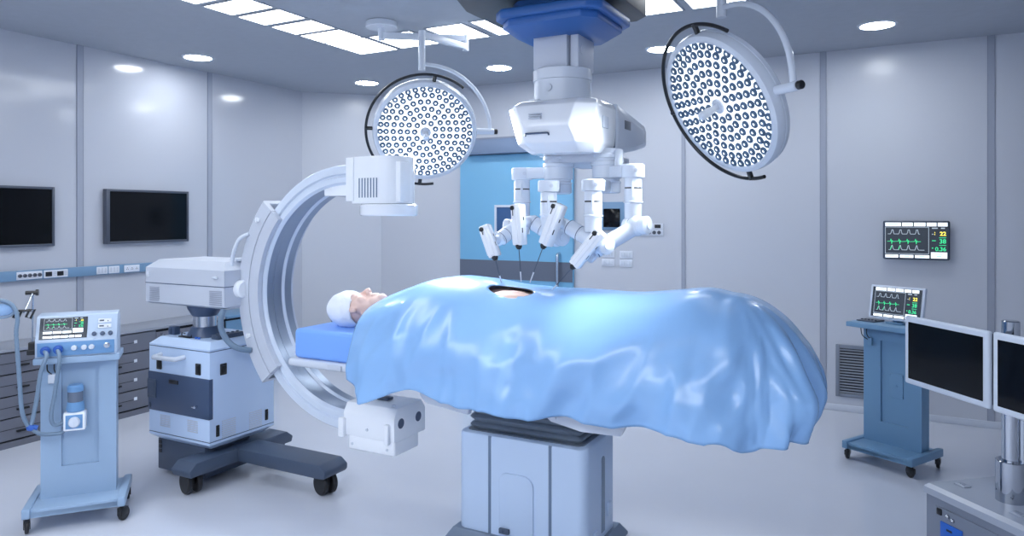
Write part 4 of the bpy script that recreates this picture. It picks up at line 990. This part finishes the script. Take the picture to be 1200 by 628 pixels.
# arms: (column axis x,y, top z, bottom z of elbow, shoulder, forearm end, drive top, drive bottom, tip)
def P_at(x, y, Y):
    v = ray(x, y); k = Y/v.y; return Vector((0, 0, HC))+v*k
def arm(ax, ay, zt, zh, zb, sh, zlink, elbow, eaxis, wrist, dtop, dbot, tip, rr=.040):
    """upper arm column under a cap; link to the shoulder; elbow; forearm to the wrist; instrument drive with its shaft"""
    ax_ = Vector((ax, ay, 0))
    mb = MB('white')
    mb.lathe([(rr+.014, zt-.002), (rr+.010, zt)], ax_, n=32) if False else None
    mb.lathe([(rr, zh-.002), (rr+.010, zh), (rr+.012, zh+.004), (rr+.012, zt-.006), (rr+.006, zt), (0, zt)], ax_, n=36)
    # link bar
    d = Vector((sh.x-ax, sh.y-ay, 0)); L = d.length; ang = math.atan2(d.y, d.x)
    B = Matrix.Translation((ax, ay, 0)) @ Matrix.Rotation(ang, 4, 'Z')
    t2 = MB('white'); t2.box(.0, L, -.034, .034, zlink-.028, zlink+.026, .006); t2.xf(B)
    me = t2.mesh('x'); mb.raw(me); bpy.data.meshes.remove(me)
    mb.lathe([(rr-.001, zh), (rr-.001, zh-.05), (rr+.0, zh-.052), (rr+.0, zh-.105), (rr+.004, zh-.107), (rr+.004, zh-.113), (rr-.001, zh-.115), (rr-.002, zb)], ax_, n=36)
    A = part('robot_arm', mb, t, True)
    mb = MB('blackp'); n = 40; tt = bmesh.new(); z0, z1 = zh-.050, zh-.044; r = rr+.0006
    vd = math.atan2(-ay, -ax)
    for i in range(n):
        a0, a1 = vd-1.15+2.3*i/n, vd-1.15+2.3*(i+1)/n
        if abs(i-n/2) < 2: continue
        tt.faces.new([tt.verts.new((ax+r*math.cos(a), ay+r*math.sin(a), z)) for a, z in ((a0, z0), (a1, z0), (a1, z1), (a0, z1))])
    mb._take(tt); part('marking_band', mb, A, True)
    mb = MB('white'); fv = Vector((math.cos(vd), math.sin(vd), 0)); sv = Vector((-fv.y, fv.x, 0))
    q = ax_+fv*(rr+.004)-sv*.004; mb.tube([Vector((q.x, q.y, zh-.02)), Vector((q.x, q.y, zh-.085))], .004, 8); part('release_rod', mb, A, True)
    mb = MB('sleeve'); mb.lathe([(.009, 0), (.009, .004), (0, .005)], ax_+fv*(rr+.011)+sv*.012+Vector((0, 0, (zh+zt)/2)), fv, 16); part('screw_cap', mb, A, True)
    # elbow drum across
    e = Vector(elbow); ea = Vector(eaxis).normalized()
    mb = MB('white'); mb.lathe([(.030, -.060), (.040, -.054), (.040, -.030), (.036, -.028), (.036, .030), (.040, .032), (.040, .058), (.032, .064), (.018, .065), (.018, .069), (0, .069)], e, ea, 32)
    mb.ell(e, (.042, .042, .046), 20); el = part('elbow', mb, A, True)
    sm = MB('slate')
    for h_ in (-.029, .031): sm.lathe([(.0372, h_-.0012), (.0372, h_+.0012)], e, ea, 32)
    part('seam_ring', sm, A, True); w = Vector(wrist); fd = (w-e).normalized(); Lf = (w-e).length
    mb = MB('white'); mb.lathe([(.036, 0), (.036, Lf*.50), (.0375, Lf*.51), (.0375, Lf*.53), (.036, Lf*.54), (.036, Lf*.86), (.026, Lf*.90), (.022, Lf*.98), (.016, Lf)], e, fd, 32); mb.m('slate'); mb.lathe([(.0369, Lf*.545), (.0369, Lf*.56)], e, fd, 32); mb.lathe([(.0366, Lf*.845), (.0366, Lf*.862)], e, fd, 32); part('forearm', mb, A, True)
    dt, db = Vector(dtop), Vector(dbot); dd = (dt-db).normalized(); mid = dt*.55+db*.45
    # the drive box: local z along dd, local y towards the wrist (back), x across
    bk = (w-mid); bk = (bk-dd*bk.dot(dd)).normalized(); cr = bk.cross(dd).normalized()
    Mx = Matrix((cr, bk, dd)).transposed().to_4x4(); Ld = (dt-db).length
    Mx = Matrix.Translation(db) @ Mx
    mb = MB('white'); g = mid+bk*.03; mb.tube([w-fd*.03, w+(g-w)*.25, g], [.024, .021, .024], 16); mb.ell(w, (.027, .027, .027), 18); mb.lathe([(.022, -.034), (.026, -.028), (.026, .028), (.022, .034)], w, cr, 20); part('wrist', mb, A, True)
    mb = MB('whiteg'); mb.box(-.026, .026, -.020, .034, 0, Ld, .007); mb.box(-.009, .009, -.025, -.015, .008, Ld-.010, .003); mb.box(-.030, -.024, -.012, .026, .015, Ld-.02, .002)
    mb.m('blackp'); mb.box(.0258, .0275, -.010, -.004, Ld*.30, Ld*.42); mb.box(.0258, .0275, .004, .010, Ld*.60, Ld*.68); mb.box(-.016, -.012, -.0215, -.0195, Ld*.72, Ld*.86)
    mb.lathe([(.011, 0), (.011, .008), (0, .010)], (-.012, -.020, Ld-.018), (0, -1, 0), 14)
    mb.lathe([(.016, .004), (.016, -.006), (.009, -.018), (0, -.018)], (0, -.004, 0), (0, 0, 1), 16); mb.xf(Mx); part('instrument_drive', mb, A, True)
    mb = MB('dark'); s0 = Mx @ Vector((0, -.004, -.014)); tp = Vector(tip); mb.cyl(s0, s0+(tp-s0)*.72, .0020, n=8); mb.m('plate'); mb.cyl(s0+(tp-s0)*.70, tp, .0036, .0024, n=8); part('instrument_shaft', mb, A, True)
Yd = 2.97
a4t = P_at(704.5, 271.5, 2.90); a4b = P_at(672.8, 311, 2.90)
arm(-1.645, 3.20, 1.740, 1.680, 1.455, SL, 1.712, P_at(604, 266, 3.19), (1, .3, 0), P_at(584, 282, 3.08), P_at(567.5, 264, 2.95), P_at(580, 301, 2.95), P_at(587.5, 331, 3.0))
arm(-1.441, 3.08, 1.668, 1.614, 1.44, SL, 1.640, P_at(652, 278, 3.09), (.8, -.6, 0), P_at(622, 259, 3.08), P_at(606, 239, 2.97), P_at(608.5, 287.5, 2.97), P_at(610.7, 330, 2.98))
arm(-1.178, 2.98, 1.663, 1.611, 1.43, SR, 1.637, P_at(703, 287, 2.99), (.8, -.6, 0), P_at(662, 263, 3.02), P_at(656, 239, 2.93), P_at(638, 287, 2.93), P_at(621, 331, 2.97))
arm(-1.034, 3.10, 1.732, 1.672, 1.46, SR, 1.704, P_at(746, 265, 3.07), (.85, -.25, .08), P_at(690, 298, 2.98), a4t, a4b, P_at(645, 342, 2.98))

# ------------------------------------------------------------------ surgical lamps
def surgical_lamp(c, n, label, mount, joint, lname):
    c = Vector(c); n = Vector(n).normalized()
    u = Vector((n.y, -n.x, 0)).normalized()            # horizontal in-plane axis
    if u.dot(Vector((.883, .469, 0))) < 0: u = -u      # towards the right of the view
    v = n.cross(u)
    if v.z < 0: v = -v
    t = thing('surgical_lamp', label, 'surgical lamp', (c.x, c.y, H), 0, 'round surgical lamps on jointed ceiling arms')
    Mx = Matrix((u, v, n)).transposed().to_4x4() if u.cross(v).dot(n) > 0 else Matrix((-u, v, n)).transposed().to_4x4()
    sgn = 1 if u.cross(v).dot(n) > 0 else -1
    Mx = Matrix.Translation(c) @ Mx
    mb = MB('white'); mb.lathe([(.291, .0), (.291, .012), (.300, .016), (.318, .008), (.324, -.012), (.324, -.030), (.321, -.032), (.321, -.036), (.324, -.038), (.322, -.058), (.30, -.078), (.14, -.098), (0, -.100)], n=72); mb.xf(Mx); hd = part('lamp_head', mb, t, True)
    mb = MB('lamp_on'); mb.lathe([(.2915, .001), (.15, .004), (0, .005)], n=72); mb.xf(Mx); part('light_face', mb, hd, True)
    # lenses on six rings
    lm = MB('lens'); lm.lathe([(.0185, 0), (.0185, .003), (.015, .008), (.007, .008), (.0054, .004)], n=14); lm.m('lens_dot'); lm.lathe([(.0054, .003), (.0054, .0060), (0, .007)], n=12)
    pos = []
    for r, k in ((.066, 9), (.110, 15), (.153, 21), (.197, 27), (.240, 33), (.276, 38)):
        for i in range(k): a = 2*PI*(i+.5*(k % 2))/k; pos.append((r*math.cos(a), r*math.sin(a)))
    base = lm.mesh('lens')
    Mi = Matrix.Translation((-t.location.x, -t.location.y, -t.location.z)) @ Mx
    order = sorted(range(len(pos)), key=lambda i: (pos[i][0]**2+pos[i][1]**2))
    rest = MB('lens')
    for k, i in enumerate(order):
        T = Mx @ Matrix.Translation((pos[i][0], pos[i][1], .0045))
        if k < 100:
            o = link('lens', base, hd); o.matrix_basis = Mi @ Matrix.Translation((pos[i][0], pos[i][1], .0045))
        else: 
            t3 = bmesh.new(); t3.from_mesh(base); bmesh.ops.transform(t3, matrix=T, verts=t3.verts)
            if 'lens_dot' not in rest.mats: rest.mats.append('lens_dot')
            me = bpy.data.meshes.new('q'); t3.to_mesh(me); t3.free(); rest.bm.from_mesh(me); bpy.data.meshes.remove(me)
    o = part('lens_row', rest, hd, True); o['kind'] = 'stuff'
    mb = MB('white'); mb.lathe([(.034, .005), (.034, .012), (.031, .015), (.016, .017), (.016, .055), (.019, .060), (.019, .105), (.014, .112), (0, .112)], n=28)
    mb.m('tvframe')
    for a in (45, 135, 225, 315): mb.cyl((.026*math.cos(R(a)), .026*math.sin(R(a)), .013), (.026*math.cos(R(a)), .026*math.sin(R(a)), .0155), .0025, n=8)
    mb.xf(Mx); part('centre_handle', mb, hd, True)
    # outer rail, open towards the yoke
    mb = MB('blackp'); pts = [Vector((.362*math.cos(R(a))*sgn, .362*math.sin(R(a)), -.012)) for a in range(52, 281, 3)]
    mb.tube(pts, .0085, 10)
    for a in (82, 178, 266): mb.cyl((.318*math.cos(R(a))*sgn, .318*math.sin(R(a)), -.016), (.366*math.cos(R(a))*sgn, .366*math.sin(R(a)), -.012), .012, n=12)
    mb.xf(Mx); part('grip_rail', mb, t, True, label='black grip rail around the lamp')
    mb = MB('white'); mb.cyl(c+u*.315-n*.03, c+u*.435-n*.03, .020, n=20, bev=.003); mb.m('blackp'); mb.cyl(c+u*.434-n*.03, c+u*.458-n*.03, .017, n=18, bev=.004); part('pivot', mb, t, True)
    # yoke: quarter ring from the pole down to the pivot
    mb = MB('white'); z0 = c.z+.405; o = c-n*.03
    pts = [Vector((o.x, o.y, o.z))+u*(.41*math.sin(R(a)))+Vector((0, 0, .41*math.cos(R(a)))) for a in range(0, 91, 5)]
    pts = [pts[0]-u*.02]+pts
    mb.tube(pts, .013, 14); part('yoke', mb, t, True)
    ztop_ = 2.655
    mb = MB('white'); mb.cyl((o.x-u.x*.02, o.y-u.y*.02, z0-.02), (o.x-u.x*.02, o.y-u.y*.02, ztop_), .022, n=20, bev=.002); pole = Vector((o.x-u.x*.02, o.y-u.y*.02, 2.63)); part('pole', mb, t, True)
    j = Vector((*joint, 2.66)); m = Vector((*mount, H))
    mb = MB('white'); mb.cyl((j.x, j.y, 2.60), (j.x, j.y, 2.708), .020, n=18, bev=.003); part('arm_joint', mb, t, True)
    def bar(a, b, w, h):
        d = b-a; L = d.length; ang = math.atan2(d.y, d.x); mbb = MB('white'); mbb.box(0, L, -w/2, w/2, -h/2, h/2, .004); mbb.xf(Matrix.Translation(a) @ Matrix.Rotation(ang, 4, 'Z')); part('swing_arm', mbb, t, True)
    bar(Vector((m.x, m.y, 2.685)), Vector((j.x, j.y, 2.685)), .038, .040)
    bar(Vector((j.x, j.y, 2.630)), pole, .036, .040)
    mb = MB('white'); mb.lathe([(.10, 2.735), (.104, 2.74), (.104, 2.770), (.098, H-.0005)], (m.x, m.y, 0), n=40); mb.cyl((m.x, m.y, 2.655), (m.x, m.y, 2.738), .022, n=20, bev=.002); part('ceiling_flange', mb, t, True)
    # the light it throws
    L = bpy.data.lights.new(lname, 'SPOT'); L.energy = 85; L.spot_size = R(95); L.spot_blend = .7; L.shadow_soft_size = .2; L.color = (.90, .95, 1)
    lo = bpy.data.objects.new(lname, L); C.objects.link(lo); lo.location = c+n*.13; lo.rotation_euler = n.to_track_quat('Z', 'Y').to_euler(); lo.rotation_euler = (-n).to_track_quat('Z', 'Y').to_euler()
    return t
surgical_lamp((-2.57, 3.688, 2.021), (.551, -.696, -.461), 'round white surgical lamp facing the camera, above the scanner at the left', (-2.977, 3.771), (-2.53, 4.10), 'left_lamp_beam')
surgical_lamp((-.663, 3.145, 1.974), (-.575, -.656, -.49), 'round white surgical lamp tilted steeply, in front of the back wall right of the robot', (-.30, 2.55), (-.25, 3.02), 'right_lamp_beam')

# ------------------------------------------------------------------ world, camera, colour management
w = bpy.data.worlds.new('world'); S.world = w; w.use_nodes = True
w.node_tree.nodes['Background'].inputs[0].default_value = (.5, .6, .8, 1); w.node_tree.nodes['Background'].inputs[1].default_value = .2
cam = bpy.data.cameras.new('camera'); co = bpy.data.objects.new('camera', cam); C.objects.link(co)
co.location = (0, 0, HC); co.rotation_euler = (R(90), 0, YAW)
cam.sensor_fit = 'HORIZONTAL'; cam.sensor_width = 36; cam.lens = FX/1200*36; cam.shift_y = -(314-HYP)/1200; cam.clip_start = .05
S.camera = co
S.view_settings.view_transform = 'Standard'; S.view_settings.look = 'None'; S.view_settings.gamma = 1; S.view_settings.use_curve_mapping = False
S.view_settings.exposure = 0.74
S.cycles.use_denoising = True
S.cycles.max_bounces = 10; S.cycles.diffuse_bounces = 6
S.cycles.sample_clamp_indirect = 6
